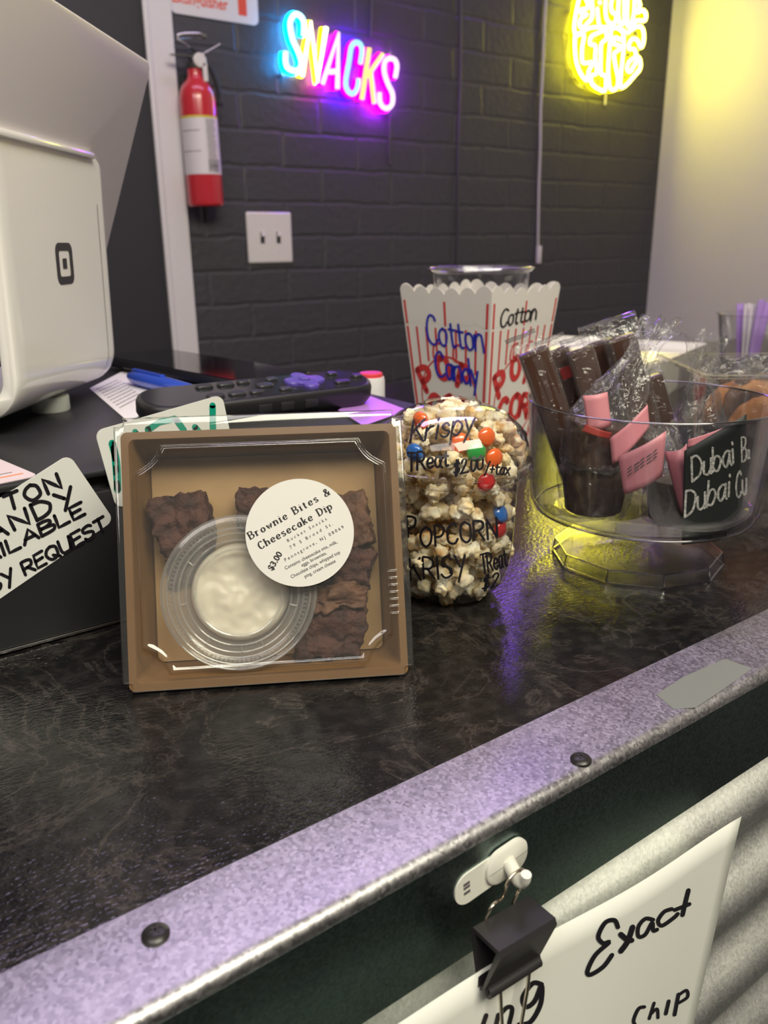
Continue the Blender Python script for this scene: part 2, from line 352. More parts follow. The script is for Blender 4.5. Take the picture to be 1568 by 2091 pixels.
def galv_mat(name, col, rough, sc=420, lo=.72, hi=1.15):
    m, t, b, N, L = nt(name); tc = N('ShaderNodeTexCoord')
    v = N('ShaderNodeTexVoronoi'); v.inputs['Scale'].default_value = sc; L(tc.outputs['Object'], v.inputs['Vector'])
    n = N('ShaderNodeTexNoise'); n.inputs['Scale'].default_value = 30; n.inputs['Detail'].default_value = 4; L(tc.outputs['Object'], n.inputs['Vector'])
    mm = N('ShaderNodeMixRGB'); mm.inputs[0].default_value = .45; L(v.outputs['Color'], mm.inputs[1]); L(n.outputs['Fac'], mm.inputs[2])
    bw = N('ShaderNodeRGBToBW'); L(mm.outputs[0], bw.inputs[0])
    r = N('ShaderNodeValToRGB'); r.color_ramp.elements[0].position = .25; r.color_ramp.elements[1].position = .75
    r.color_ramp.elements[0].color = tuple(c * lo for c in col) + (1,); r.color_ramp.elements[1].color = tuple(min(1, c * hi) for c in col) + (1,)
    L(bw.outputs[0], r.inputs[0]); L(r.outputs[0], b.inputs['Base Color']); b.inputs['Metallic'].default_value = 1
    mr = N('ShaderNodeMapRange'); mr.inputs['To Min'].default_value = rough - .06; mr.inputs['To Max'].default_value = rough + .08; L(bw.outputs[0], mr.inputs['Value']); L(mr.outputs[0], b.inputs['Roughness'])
galv_mat('galvanised', (.50, .485, .50), .43, 750, .62, 1.32)
galv_mat('galvanised_dark_reflection', (.17, .225, .215), .34, 900)  # galvanised lip: reflection of the dark floor is put into this colour
galv_mat('corrugated_steel', (.93, .94, .90), .42, 900, .90, 1.03)
pmat('white_paint', (.62, .59, .60), .55, bump=(40, .08, .002))
pmat('white_trim', (.70, .66, .68), .4, bump=(60, .05, .001))
pmat('dark_smooth_wall', (.030, .028, .036), .5, bump=(50, .06, .002))
pmat('floor_dark', (.035, .04, .038), .5, var=(6, (.05, .055, .05)))
pmat('ceiling_tile', (.55, .54, .52), .8, bump=(90, .2, .002))
pmat('shop_wall', (.46, .44, .43), .7, bump=(30, .06, .002))
pmat('kraft', (.205, .112, .045), .42, bump=(260, .10, .0005), var=(35, (.165, .086, .032), .3))
pmat('kraft_light', (.42, .27, .118), .6, bump=(220, .12, .0005), var=(45, (.32, .19, .078), .25))
pmat('brownie', (.085, .030, .020), .75, bump=(420, .9, .0016), var=(130, (.035, .013, .010), .12))
pmat('brownie_crust', (.15, .07, .035), .7, bump=(300, .8, .0012), var=(120, (.07, .028, .016), .15))
pmat('cream_dip', (.86, .80, .66), .35, bump=(60, .12, .002), sss=.2)
pmat('sticker_white', (.69, .67, .64), .45, bump=(30, .03, .0006))
pmat('ink', (.010, .009, .011), .5); pmat('marker_black', (.012, .010, .015), .35)
pmat('marker_blue', (.02, .03, .42), .4); pmat('marker_green', (.0, .30, .20), .4); pmat('grey_ink', (.10, .09, .10), .6)
pmat('chalk', (.78, .77, .72), .9, bump=(900, .8, .001), var=(700, (.35, .36, .33), .12))
pmat('chalkboard', (.016, .021, .019), .55, bump=(200, .05, .0005))
pmat('black_plastic', (.013, .013, .015), .38, bump=(500, .05, .0003)); pmat('black_satin', (.016, .016, .019), .42, bump=(900, .08, .0002))
pmat('black_gloss', (.006, .006, .008), .06, spec=.6); pmat('black_rubber', (.02, .02, .022), .6)
pmat('button_dark', (.022, .022, .025), .35); pmat('button_purple', (.09, .06, .34), .4); pmat('remote_face', (.02, .02, .024), .13)
pmat('white_gloss', (.90, .88, .84), .16, spec=.5, coat=.3); pmat('white_satin', (.80, .75, .76), .35); pmat('foot_rubber', (.55, .57, .52), .5)
pmat('logo_dark', (.035, .033, .042), .35)
pmat('card_white', (.74, .75, .72), .28); pmat('paper_white', (.78, .79, .74), .6); pmat('receipt', (.80, .76, .78), .6); pmat('pink_card', (.80, .66, .70), .45)
pmat('orange_print', (.85, .28, .08), .5)
pmat('blue_pen', (.03, .09, .62), .18, coat=.5); pmat('pen_metal', (.7, .55, .45), .25, metal=1)
pmat('neon_tinted_paper', (.56, .27, .78), .25)  # glossy paper, purple neon reflection put into the base colour
pmat('red_paint', (.55, .030, .045), .22, coat=.4); pmat('chrome', (.72, .70, .70), .22, metal=1); pmat('ext_label', (.70, .64, .68), .4); pmat('yellow_print', (.62, .55, .05), .5)
pmat('sign_white', (.70, .66, .68), .35); pmat('red_print', (.72, .085, .05), .45)
pmat('plate_white', (.72, .67, .66), .35); pmat('slot_dark', (.03, .026, .03), .6)
pmat('carton_white', (.74, .70, .66), .5); pmat('carton_red', (.58, .045, .045), .5)
pmat('popcorn', (.80, .60, .30), .6, bump=(300, .4, .0012), var=(110, (.93, .86, .68), .13), sss=.12); pmat('popcorn_toasty', (.62, .36, .12), .6, bump=(300, .4, .0012), var=(130, (.92, .82, .58), .10), sss=.1)
pmat('candy_orange', (.80, .14, .03), .2, coat=.6); pmat('candy_red', (.55, .03, .03), .2, coat=.6); pmat('candy_green', (.04, .33, .07), .18, coat=.6); pmat('candy_blue', (.03, .16, .55), .2, coat=.6)
pmat('chocolate', (.060, .028, .018), .32, bump=(90, .1, .001), var=(40, (.042, .018, .012), .2)); pmat('chocolate_dark', (.032, .016, .010), .3, bump=(90, .12, .001))
pmat('pink_tag', (.66, .26, .30), .45); pmat('red_tag_and_reflection', (.36, .045, .04), .45); pmat('cookie', (.50, .24, .085), .75, bump=(200, .6, .002), var=(90, (.36, .14, .045), .15))
pmat('straw_purple', (.42, .25, .66), .5); pmat('straw_white', (.70, .64, .70), .5); pmat('tray_white', (.74, .72, .62), .3)
pmat('hook_white', (.74, .73, .66), .35); pmat('clip_black', (.022, .02, .022), .4); pmat('wire_steel', (.70, .62, .50), .25, metal=1); pmat('screw_black', (.018, .016, .016), .35)
pmat('cable_grey', (.50, .47, .48), .5); pmat('cable_black', (.05, .048, .05), .45); pmat('bottle_cap', (.74, .72, .74), .35); pmat('cap_red', (.72, .06, .07), .4)
clear('clear_plastic', lo=.045, hi=.9, power=1.9, rough=.05)
clear('lid_plastic', tint=(.985, .98, .97), lo=.06, hi=.85, power=1.6, rough=.07, haze=.035)
clear('portion_plastic', tint=(.97, .97, .96), lo=.06, hi=.7, power=1.8, rough=.1, haze=.10)
clear('acrylic', tint=(.985, .98, .99), lo=.03, hi=.85, power=2.2, rough=.04)
clear('acrylic_foot', tint=(.985, .98, .99), lo=.03, hi=.8, power=2.2, rough=.16)
clear('seal_film', lo=.30, hi=.9, power=1.2, rough=.1, haze=.05)
clear('acrylic_edge', tint=(.62, .60, .66), lo=.30, hi=.9, power=1.2, rough=.08)
clear('cellophane', lo=.045, hi=.6, power=2.2, rough=.05, bump=(150, .8, .003), haze=.03)
clear('board_acrylic', lo=.02, hi=.4, power=3, rough=.05)

# ------------------------------------------------------------------ the room
WY = 1.78; WX = 2.405; FZ = -1.05; CZ = 1.75
struct('floor', MB().box((-.05, -.9, FZ - .05), (5.1, 5.6, .1)), 'floor_dark')
struct('ceiling', MB().box((-.05, -.9, CZ + .05), (5.1, 5.6, .1)), 'ceiling_tile')
struct('wall_back', MB().box(((.74 + WX) / 2, WY + .05, (FZ + CZ) / 2), (WX - .74, .1, CZ - FZ)), 'black_painted_brick')
struct('wall_back_left', MB().box(((-2.5 + .74) / 2, WY + .05, (FZ + CZ) / 2), (3.24, .1, CZ - FZ)), 'dark_smooth_wall')
struct('wall_right', MB().box((WX + .05, -.9, (FZ + CZ) / 2), (.1, 5.6, CZ - FZ)), 'white_paint')
struct('wall_left', MB().box((-2.55, -.9, (FZ + CZ) / 2), (.1, 5.6, CZ - FZ)), 'shop_wall')
struct('wall_front', MB().box((-.05, -3.65, (FZ + CZ) / 2), (5.1, .1, CZ - FZ)), 'shop_wall')
tm = MB(); tm.box((.7415, WY - .006, (FZ + CZ) / 2), (.062, .012, CZ - FZ), .002); tm.box((.716, WY - .009, (FZ + CZ) / 2), (.011, .018, CZ - FZ), .003)
struct('trim_1', tm, 'white_trim')

# counter
tag(MB().box((.9, .586, -.02), (3.0, .814, .04), .0015).build('countertop', 'black_laminate', smooth=0),
    'long black laminate countertop with faint brown marbling under all the snacks', 'countertop')
e = MB()
prof = [(.2148, .0012), (.1812, .0012), (.1796, .0009), (.1782, .0002), (.1770, -.0010), (.1765, -.0026), (.1764, -.0052), (.1774, -.0052), (.1777, -.0030), (.1790, .0002), (.2148, .0003)]
e.loft([[Vector((x, y, z)) for y, z in prof] for x in (-.6, 2.4)], cap0=True, cap1=True)
eo = e.build('counter_edging', 'galvanised', smooth=40)
e = MB(); e.box((.9, .1769, -.0283), (3.0, .0010, .0480)); e.build('front_lip', 'galvanised_dark_reflection', eo, smooth=0)['label'] = 'galvanised front face of the edging with a dark reflection painted into its colour'
tag(eo, 'galvanised steel angle edging along the front of the black countertop', 'metal edging')
c = MB(); rows = []
for k in range(241):
    z = -.042 - k * .0042; rows.append([Vector((-.6, .192 - .009 * math.cos(2 * PI * (z + .097) / .068), z)), Vector((2.4, .192 - .009 * math.cos(2 * PI * (z + .097) / .068), z))])
c.loft(rows, closed=False)
tag(c.build('corrugated_panel', 'corrugated_steel', smooth=60, thick=.001), 'corrugated galvanised steel sheet facing the counter front below the edging', 'metal panel')
def screw(px, py, label):
    p = onz(px, py, .0012); t = thing('screw', label, 'screw', p, 'edging screws')
    m = MB(); m.lathe([(.0, .0), (.0043, .0), (.0043, .0008), (.0036, .0016), (.002, .0021), (0, .0022)], 28); m.build('screw_head', 'screw_black', t)
    m = MB()
    for a in (.5, .5 + PI / 2): m.box((0, 0, .0021), (.0036, .0008, .0006), 0, Matrix.Rotation(a, 4, 'Z'))
    m.build('cross_recess', 'slot_dark', t)
screw(318, 1910, 'black cross-head screw in the metal edging, the one nearer the left bottom corner')
screw(1186, 1553, 'black cross-head screw in the metal edging, the one to the right above the white hook')
# flat grey patch painting a reflection onto the edging
pt = MB(); pts = [(1340, 1418), (1395, 1382), (1480, 1345), (1536, 1365), (1480, 1405), (1420, 1445), (1375, 1448)]
pp = [onz(x, y, .0013) for x, y in pts]; pt.add(pp, [list(range(len(pp)))])
pmat('reflection_grey', (.20, .21, .195), .38)
tag(pt.build('reflection_patch', 'reflection_grey', smooth=0, thick=.0001), 'pale grey painted reflection on the metal edging at right', 'painted reflection')

# ------------------------------------------------------------------ brownie box
AL = math.radians(21)
BU = Vector((.1146, -.0655, 0)).normalized(); BB = Vector((-BU.y, BU.x, 0)); BV = Vector((0, 0, math.cos(AL))) + BB * math.sin(AL)
BM = frame(Vector((.1024, .3451, .0016)), BU, BV)
BW, BH, BD = .132, .1225, .0265
bx = thing('brownie_box', 'brown kraft box with clear lid and round white sticker standing tilted on the counter', 'food box', BM)
t = MB()
cx, cy = BW / 2, BH / 2
def ring(wd, h, r, z, n=5): return [Vector((x, y, z)) for x, y in rrect(wd, h, r, n, cx, cy)]
t.loft([ring(BW, BH, .003, -.0024), ring(BW, BH, .003, 0), ring(BW - .007, BH - .007, .003, .0002), ring(BW - .0085, BH - .0085, .003, -.0008), ring(.114, .103, .004, -BD + .0006)], cap1=False)
t.loft([ring(BW, BH, .003, -.0024), ring(BW - .006, BH - .006, .003, -.0024), ring(.116, .105, .004, -BD)], cap1=True)
t.build('tray', 'kraft', bx, smooth=30)
t = MB(); t.prism([(x, y) for x, y in rrect(.113, .102, .003, 4, cx, cy)], -BD + .0008, -BD + .0012); t.build('tray_liner', 'kraft_light', bx, smooth=0)
# clear lid: overhanging flange, channel and chamfered raised panel
def cham(wd, h, c, z, k=.35):
    """rectangle whose corners are cut by a soft concave step"""
    x0, x1, y0, y1 = cx - wd / 2, cx + wd / 2, cy - h / 2, cy + h / 2
    P = []
    for (ax, ay, bx_, by_) in ((x1 - c, y0, x1, y0 + c), (x1, y1 - c, x1 - c, y1), (x0 + c, y1, x0, y1 - c), (x0, y0 + c, x0 + c, y0)):
        a = Vector((ax, ay)); b = Vector((bx_, by_)); q = (a + b) / 2; ctr = Vector((cx, cy)); q2 = q.lerp(ctr, .03 * k / .35)
        for s in (0, .15, .4, .6, .85, 1):
            p = a.lerp(b, s); w_ = 4 * s * (1 - s); P.append(p + (q2 - q) * w_)
    return [Vector((p.x, p.y, z)) for p in P]
l = MB()
def flange(a, b, z): return [p + Vector((0, .0033, 0)) for p in cham(BW + a, BH + b, .004, z)]
def step(ins, z, c=.0125): return cham(BW - ins * .001, BH - (ins + 1) * .001, c, z * .001)
l.loft([flange(.006, .007, -.003), flange(.006, .007, .0004), flange(.0055, .0065, .0012), flange(.0045, .0055, .0016), cham(BW + .002, BH, .004, .0017), cham(BW - .004, BH - .004, .004, .0015)]
       + [step(*q) for q in ((11, 1.2), (12.2, 1.0), (13, 1.2), (13.6, 1.8), (14.0, 2.8), (14.5, 4.2), (15.2, 5.2), (16.2, 5.8), (17.4, 6.0), (18.6, 5.8), (19.6, 5.3), (20.6, 5.1), (22, 5.0))], cap1=True)
lid = l.build('clear_lid', 'lid_plastic', bx, smooth=89)
# latch ribs on the right edge of the lid
r_ = MB()
for k in range(7): r_.box((BW - .0055, .030 + k * .0034, .0018), (.0048, .0011, .0014), .0003)
r_.build('latch_ribs', 'lid_plastic', bx, smooth=30)
# sticker
SC = Vector((.0828, .0708)); SR = .0257
s_ = MB(); s_.prism([(SC.x + SR * math.cos(a * PI / 36), SC.y + SR * math.sin(a * PI / 36)) for a in range(72)], .0058, .0060)
st = s_.build('sticker', 'sticker_white', bx, smooth=0); st['label'] = 'round white price sticker with printed text'
p_ = MB(); D = .00615; ag = math.radians(27.0)
serif(p_, 'Brownie Bites &', (.0596, .0688), ag, .00345, .00064, D, 4.2)
serif(p_, 'Cheesecake Dip', (.0640, .0638), ag, .00345, .00064, D, 3.7)
st_lines = [('Bucket Snacks', (.0768, .0665), .0021, 1.75), ('79 S Broad St.', (.0780, .0632), .0022, 1.75), ('Pennsgrove, NJ 08069', (.0752, .0574), .0022, 1.6)]
for tx, o, sz, sp in st_lines: printed(p_, tx, o, ag, sz, 1.0, None, D, 0, 'LEFT', sp)
a2 = math.radians(24.5)
for tx, o in (('Contains: cheesecake mix, milk,', (.0752, .0535)), ('eggs, brownies,', (.0830, .0545)), ('Chocolate chips, whipped top', (.0778, .0492)), ('ping, cream cheese', (.0842, .0491))):
    printed(p_, tx, o, a2, .00232, .93, None, D, 0, 'LEFT', 1.0)
printed(p_, '$3.00', (.0690, .0532), math.radians(57), .0042, 1.0, None, D, .00010, 'LEFT', 1.0)
p_.build('printing', 'ink', st, smooth=0)

# dip cup inside the box
CM = BM @ Matrix.Translation((.0525, .0438, -.0006)) @ Matrix.Scale(.97, 4)
dc = thing('dip_cup', 'round clear lidded cup of white cheesecake dip inside the brownie box', 'dip cup', CM)
b_ = MB(); b_.lathe([(.0, -.0235), (.022, -.0235), (.0232, -.0225), (.0262, -.009), (.0325, -.0035), (.0355, -.003), (.0355, -.0022)], 64); b_.build('cup', 'portion_plastic', dc, smooth=40)
b_ = MB(); b_.lathe([(.0365, -.005), (.0379, -.0045), (.0382, -.002), (.0374, -.0002), (.0355, .0004), (.0345, .0002), (.0338, -.0012), (.0322, -.0012), (.0316, .0), (.0296, .0002), (.0290, -.001), (.0262, -.001), (.0257, -.0001), (.0216, .0000), (.0210, -.0026), (.0203, -.0031), (0.0001, -.0031)], 96)
for k in range(96):
    a = 2 * PI * k / 96; b_.box((.0331, 0, -.0006), (.0018, .0007, .0012), 0, Matrix.Rotation(a, 4, 'Z'))
for a in (.3, 1.25, 2.55, 3.3, 4.1, 4.72, 5.1, 6.0): b_.box((.0275, 0, .0002), (.0040, .0007, .0009), .0002, Matrix.Rotation(a, 4, 'Z'))
for rr, zz, tr in ((.0378, -.0010, .0007), (.0350, .0003, .0005), (.0319, -.0002, .0005), (.0293, -.0002, .0005), (.0259, -.0005, .0005), (.0213, -.0006, .0006)):
    b_.tube([(rr * math.cos(q * PI / 48), rr * math.sin(q * PI / 48), zz) for q in range(96)], tr, 8, closed=True)
lidc = b_.build('cup_lid', 'portion_plastic', dc, smooth=25)
def dipf(p, a, i):
    return Vector((p.x, p.y, p.z + (.0026 * noise.noise(Vector((p.x * 70, p.y * 70, 2))) + .0008 * noise.noise(Vector((p.x * 260, p.y * 260, 5)))) * (1 if p.z > -.0105 else 0)))
b_ = MB(); b_.lathe([(.0001, -.0228), (.0215, -.0228), (.0225, -.022), (.0245, -.011), (.0235, -.0085)] + [(.0235 * (1 - k / 18), -.0068) for k in range(1, 18)] + [(.0001, -.0068)], 72, fn=dipf)
d_ = b_.build('cheesecake_dip', 'cream_dip', None, smooth=60); d_.matrix_world = CM
tag(d_, 'creamy white cheesecake dip filling the round lidded cup in the brownie box', 'dip')
# brownie bites
def brownie(name, label, c, size, rot, crust, seed):
    M = BM @ Matrix.Translation(Vector(c)) @ Matrix.Rotation(rot, 4, 'Z')
    b = bmesh.new(); bmesh.ops.create_cube(b, size=1)
    bmesh.ops.subdivide_edges(b, edges=b.edges[:], cuts=22, use_grid_fill=True)
    m = MB(); V = []
    b.verts.index_update()
    for v in b.verts:
        q = Vector((v.co.x * size[0], v.co.y * size[1], v.co.z * size[2])); s = Vector((seed * 3.1, 0, 0))
        k = (v.co.length - .5) / .366
        q *= 1 - .10 * max(0, k) ** 2
        q += v.co.normalized() * (.0042 * noise.noise(q * 95 + s) + .0026 * noise.noise(q * 240 + s) + .0013 * noise.noise(q * 620 + s)); V.append(q)
    m.add(V, [[v.index for v in f.verts] for f in b.faces]); b.free()
    o = m.build(name, crust, None, smooth=80); o.matrix_world = M
    return tag(o, label, 'brownie', 'brownie bites in the box')
zb = -BD + .0012
brownie('brownie_bite', 'crumbly brownie bite at the upper left of the kraft box', (.0262, .0775, zb + .0095), (.027, .029, .018), .12, 'brownie', 1)
brownie('brownie_bite', 'dark brownie bite half hidden behind the upper left edge of the round sticker', (.0660, .0830, zb + .0085), (.026, .021, .016), -.1, 'brownie', 2)
brownie('brownie_bite', 'rough brownie bite at the upper right of the box beside the ampersand', (.1060, .0760, zb + .0095), (.024, .027, .018), .2, 'brownie_crust', 3)
brownie('brownie_bite', 'brownie bite right of the sticker at mid height of the box', (.1045, .0535, zb + .009), (.027, .021, .017), -.15, 'brownie', 4)
brownie('brownie_bite', 'lighter crusty brownie bite just below the sticker edge in the box', (.0985, .0385, zb + .0105), (.030, .012, .018), .08, 'brownie_crust', 5)
brownie('brownie_bite', 'smooth topped brownie bite in the lower right of the box', (.0950, .0205, zb + .0085), (.032, .024, .016), -.05, 'brownie', 6)
brownie('brownie_bite', 'brownie bite mostly hidden under the dip cup at the left of the box', (.0255, .0545, zb + .0020), (.020, .014, .003), .05, 'brownie', 7)

# ------------------------------------------------------------------ popcorn cup
PC = Vector((.2997, .3456, .0)); PM = Matrix.Translation(PC)
CUPP = [(.0195, .0), (.0265, .004), (.0318, .011), (.0348, .021), (.0366, .034), (.0385, .079)]
LIDP = [(.0448, .0845), (.0430, .0930), (.0390, .1015), (.0315, .1085), (.0225, .1125), (.0165, .1138)]
pc = thing('popcorn_cup', 'clear domed plastic cup full of popcorn with black handwriting, beside the brownie box', 'popcorn cup', PM)
m = MB(); m.lathe([(.0001, .0075), (.008, .0068), (.0150, .0025), (.0175, .0005)] + CUPP + [(.0392, .0795), (.0425, .0800), (.0428, .0810), (.0415, .0815), (.0386, .0812)], 72)
cupo = m.build('cup', 'clear_plastic', pc, smooth=40)
m = MB(); m.lathe([(.0432, .0765), (.0448, .0762), (.0462, .0768), (.0466, .0790), (.0466, .0815), (.0460, .0832), (.0448, .0838)] + LIDP + [(.0162, .1146), (.0155, .1152), (.0148, .1146), (.0150, .1138)], 72)
m.tube([(.0157 * math.cos(a * PI / 24), .0157 * math.sin(a * PI / 24), .1148) for a in range(48)], .0008, 6, closed=True)
for k in range(40):
    a = 2 * PI * k / 40; m.box((.0464, 0, .0768), (.0012, .0010, .0022), 0, Matrix.Rotation(a, 4, 'Z'))
lido = m.build('dome_lid', 'clear_plastic', pc, smooth=40)
fl = lathemap(PM, LIDP, .0003); fc = lathemap(PM, CUPP, .0004)
m = MB()
handwrite(m, 'Krispy', (838, 905), (966, 882), (844, 858), 4.7, fl, 1.4, .3, 1); m.build('handwriting', 'marker_black', lido, smooth=0); m = MB()
handwrite(m, 'TReat', (832, 962), (915, 952), (832, 926), 4.9, fl, 1.6, .3, 2); m.build('handwriting', 'marker_black', lido, smooth=0); m = MB()
handwrite(m, '$2.00', (926, 970), (985, 958), (928, 942), 4.2, fl, 1.4, .3, 3); m.build('handwriting', 'marker_black', lido, smooth=0); m = MB()
handwrite(m, '/+tax', (990, 968), (1040, 970), (993, 944), 3.6, fl, 1.4, .3, 4)
m.build('handwriting', 'marker_black', lido, smooth=0)
m = MB()
handwrite(m, 'P', (833, 1097), (850, 1093), (829, 1056), 4.9, fc, 1.6, .3, 5); m.build('handwriting', 'marker_black', cupo, smooth=0); m = MB()
handwrite(m, 'OPCORN', (860, 1118), (1016, 1098), (858, 1078), 4.9, fc, 2.0, .3, 6); m.build('handwriting', 'marker_black', cupo, smooth=0); m = MB()
handwrite(m, 'KRISY', (838, 1184), (950, 1178), (836, 1140), 4.7, fc, 1.8, .3, 7); m.build('handwriting', 'marker_black', cupo, smooth=0); m = MB()
handwrite(m, 'TReat', (985, 1172), (1036, 1155), (981, 1134), 4.2, fc, 1.4, .3, 8); m.build('handwriting', 'marker_black', cupo, smooth=0); m = MB()
handwrite(m, '$2', (984, 1206), (1016, 1196), (988, 1178), 3.9, fc, 1.4, .3, 9)
m.build('handwriting', 'marker_black', cupo, smooth=0)
# popcorn pieces
def fillR(z):
    P = CUPP + LIDP
    for (r0, z0), (r1, z1) in zip(P, P[1:]):
        if z <= z1: return r0 + (r1 - r0) * (z - z0) / (z1 - z0)
    return .016
kinds = []
for v in range(8):
    rg = random.Random(40 + v); m = MB()
    for q in range(rg.randint(5, 7)):
        d = Vector((rg.uniform(-1, 1), rg.uniform(-1, 1), rg.uniform(-1, 1))).normalized(); sd = Vector((rg.uniform(0, 50), 0, 0)); rr = rg.uniform(.0026, .0054)
        m.ico(d * rg.uniform(.0030, .0060), rr, 3, lambda c: 1 + .42 * noise.noise(c * 1.8 + sd) + .22 * noise.noise(c * 4.4 + sd), (1, rg.uniform(.7, 1), rg.uniform(.75, 1)))
    o = m.build('popcorn_piece', 'popcorn' if v % 4 else 'popcorn_toasty', None, smooth=70); kinds.append(o)
rg = random.Random(5)
candies = [('candy_orange', 941, 902, 'orange'), ('candy_orange', 1003, 890, 'orange'), ('candy_green', 980, 922, 'green'), ('candy_blue', 836, 923, 'blue'), ('candy_orange', 1021, 934, 'orange'),
           ('candy_red', 1003, 984, 'red'), ('candy_blue', 1036, 1051, 'blue'), ('candy_red', 1035, 1083, 'red'), ('candy_orange', 850, 856, 'orange')]
clab = ['orange candy piece under the p and y of the word Krispy', 'orange candy piece at the upper right under the clear dome', 'shiny green candy piece in the middle of the dome', 'blue candy piece at the left edge of the dome',
        'small orange candy piece at the right edge of the dome beside the tax note', 'red candy piece low in the dome just above the lid rim', 'blue candy piece at the right wall of the cup below the rim', 'red candy piece at the right wall of the cup below the blue one', 'orange candy piece at the top left of the dome']
cpos = []; cproto = None
for (mt, px, py, cn), lb in zip(candies, clab):
    f = fl if py < 1000 else fc; p = f(px, py); q = Vector((p.x * .885, p.y * .885, p.z - (.0015 if py < 1000 else 0)))
    cpos.append(q); nrm = Vector((p.x, p.y, .012 if py < 1000 else 0)).normalized()
    m = MB(); m.ico((0, 0, 0), .0054, 3, None, (1, 1, .56)); o = m.build('candy_piece', mt, None, smooth=80)
    o.matrix_world = Matrix.Translation(PC + q) @ nrm.to_track_quat('Z', 'Y').to_matrix().to_4x4() @ Matrix.Rotation(rg.uniform(-.5, .5), 4, 'X'); tag(o, lb, 'candy', 'coloured candies in the popcorn cup')
pos = []
def trypop(layer, tries, md):
    for _ in range(tries):
        z = rg.uniform(.006, .1075); R = fillR(z) - layer
        if z > .085: R = min(R, fillR(min(z + .0045, .1137)) - layer)
        if R < .002: R = .002
        a = rg.uniform(0, 2 * PI); rr = R * (1 if layer < .02 else math.sqrt(rg.random())); p = Vector((rr * math.cos(a), rr * math.sin(a), z))
        if z < .014 and rr < .012: continue
        if all((p - q).length > md for q in pos) and all((p - q).length > .0078 for q in cpos): pos.append(p)
trypop(.0080, 6000, .0114); trypop(.0185, 2500, .0115); trypop(.028, 500, .013)
pos = pos[:300]
for i, p in enumerate(pos):
    k = kinds[i % 8]; o = k if i < 8 else k.copy()
    if i >= 8: COL.objects.link(o)
    o.matrix_world = Matrix.Translation(PC + p) @ Matrix.Rotation(rg.uniform(0, 6), 4, Vector((rg.uniform(-1, 1), rg.uniform(-1, 1), rg.uniform(-1, 1))).normalized()) @ Matrix.Scale(rg.uniform(.88, 1.1), 4)
    tag(o, 'cream coloured popped popcorn piece among the others in the clear domed cup', 'popcorn', 'popcorn pieces in the domed cup')

# ------------------------------------------------------------------ cash drawer and what lies on it
DZ = .0893
t = thing('cash_drawer', 'black metal cash drawer box standing on the counter behind the brownie box', 'cash drawer', (.155, .62, 0))
def L0(x, y, z): return (x - .155, y - .62, z)
m = MB(); m.box(L0(.155, .6325, .0445), (.42, .405, .083), .002); m.build('body', 'black_satin', t, smooth=30)
m = MB(); m.box(L0(.155, .4275, .0405), (.416, .0092, .075), .0015); m.build('drawer_front', 'black_satin', t, smooth=30)
m = MB(); m.box(L0(.155, .63, .0873), (.424, .414, .0040), .0015); m.build('top_plate', 'black_satin', t, smooth=30)
m = MB(); m.box(L0(.155, .4232, .0022), (.414, .0012, .0016), .0003); mm = m.build('bottom_edge', 'chrome', t, smooth=0); mm['label'] = 'thin bright metal strip along the bottom of the drawer front'
for sx in (-.19, .19):
    for sy in (-.18, .18):
        m = MB(); m.lathe([(0, 0), (.012, 0), (.012, .0035), (0, .0035)], 20, Matrix.Translation((sx, sy, 0))); m.build('foot', 'black_rubber', t)

# white marker cards on the drawer front
def card(name, label, M, wd, h, thick=.0008):
    t = thing(name, label, 'price card', M); m = MB(); m.prism(rrect(wd, h, .0045, 6, wd / 2, h / 2), -thick, 0); m.build('card', 'card_white', t, smooth=0); return t
CY = .4225
a1 = ony(228, 1060, CY); u = Vector((.0593, 0, .0279)).normalized(); v = Vector((-u.z, 0, u.x)); CW = .100; CH = .0435
K1 = frame(a1 + Vector((.0012, 0, -.001)) - u * CW, u, v)
k1 = card('price_card', 'white card lettered in black marker for cotton candy, at the left on the drawer front', K1, CW, CH)
f1 = planemap(K1)
m = MB()
handwrite(m, 'COTTON', (-105, 1095), (127, 996), (-116, 1066), 7.6, f1, 2.6, .3, 11)
handwrite(m, 'CANDY', (-66, 1127), (154, 1026), (-78, 1096), 7.6, f1, 2.6, .3, 12)
handwrite(m, 'AVAILABLE', (-100, 1190), (174, 1050), (-109, 1166), 7.0, f1, 1.6, .3, 13)
handwrite(m, 'BY REQUEST', (-15, 1212), (219, 1080), (-24, 1187), 6.6, f1, 1.6, .3, 14)
m.build('handwriting', 'marker_black', k1, smooth=0)
b1 = ony(198, 886, CY - .001); u = Vector((.0699, 0, .0104)).normalized(); v = Vector((-u.z, 0, u.x))
K2 = frame(b1 - v * .0435 + Vector((-.001, 0, .0015)), u, v)
k2 = card('price_card', 'white card with green marker writing, half hidden behind the brownie box', K2, .073, .0435)
f2 = planemap(K2); m = MB()
def pstroke(mb, P, wd, f, sm=True): ribbon(mb, smoothline(P, 6) if sm else [Vector(p) for p in P], wd, f)
for P in ([(232, 907), (240, 1000)], [(276, 882), (284, 905)], [(302, 876), (308, 905)], [(302, 878), (325, 862), (357, 855)], [(361, 858), (375, 878), (382, 905)], [(398, 872), (412, 888), (436, 890)], [(434, 828), (435, 888), (436, 905)]):
    pstroke(m, P, 13, f2, False)
pstroke(m, [(229, 905), (238, 945), (240, 1000)], 15, f2)
m.build('handwriting', 'marker_green', k2, smooth=0)

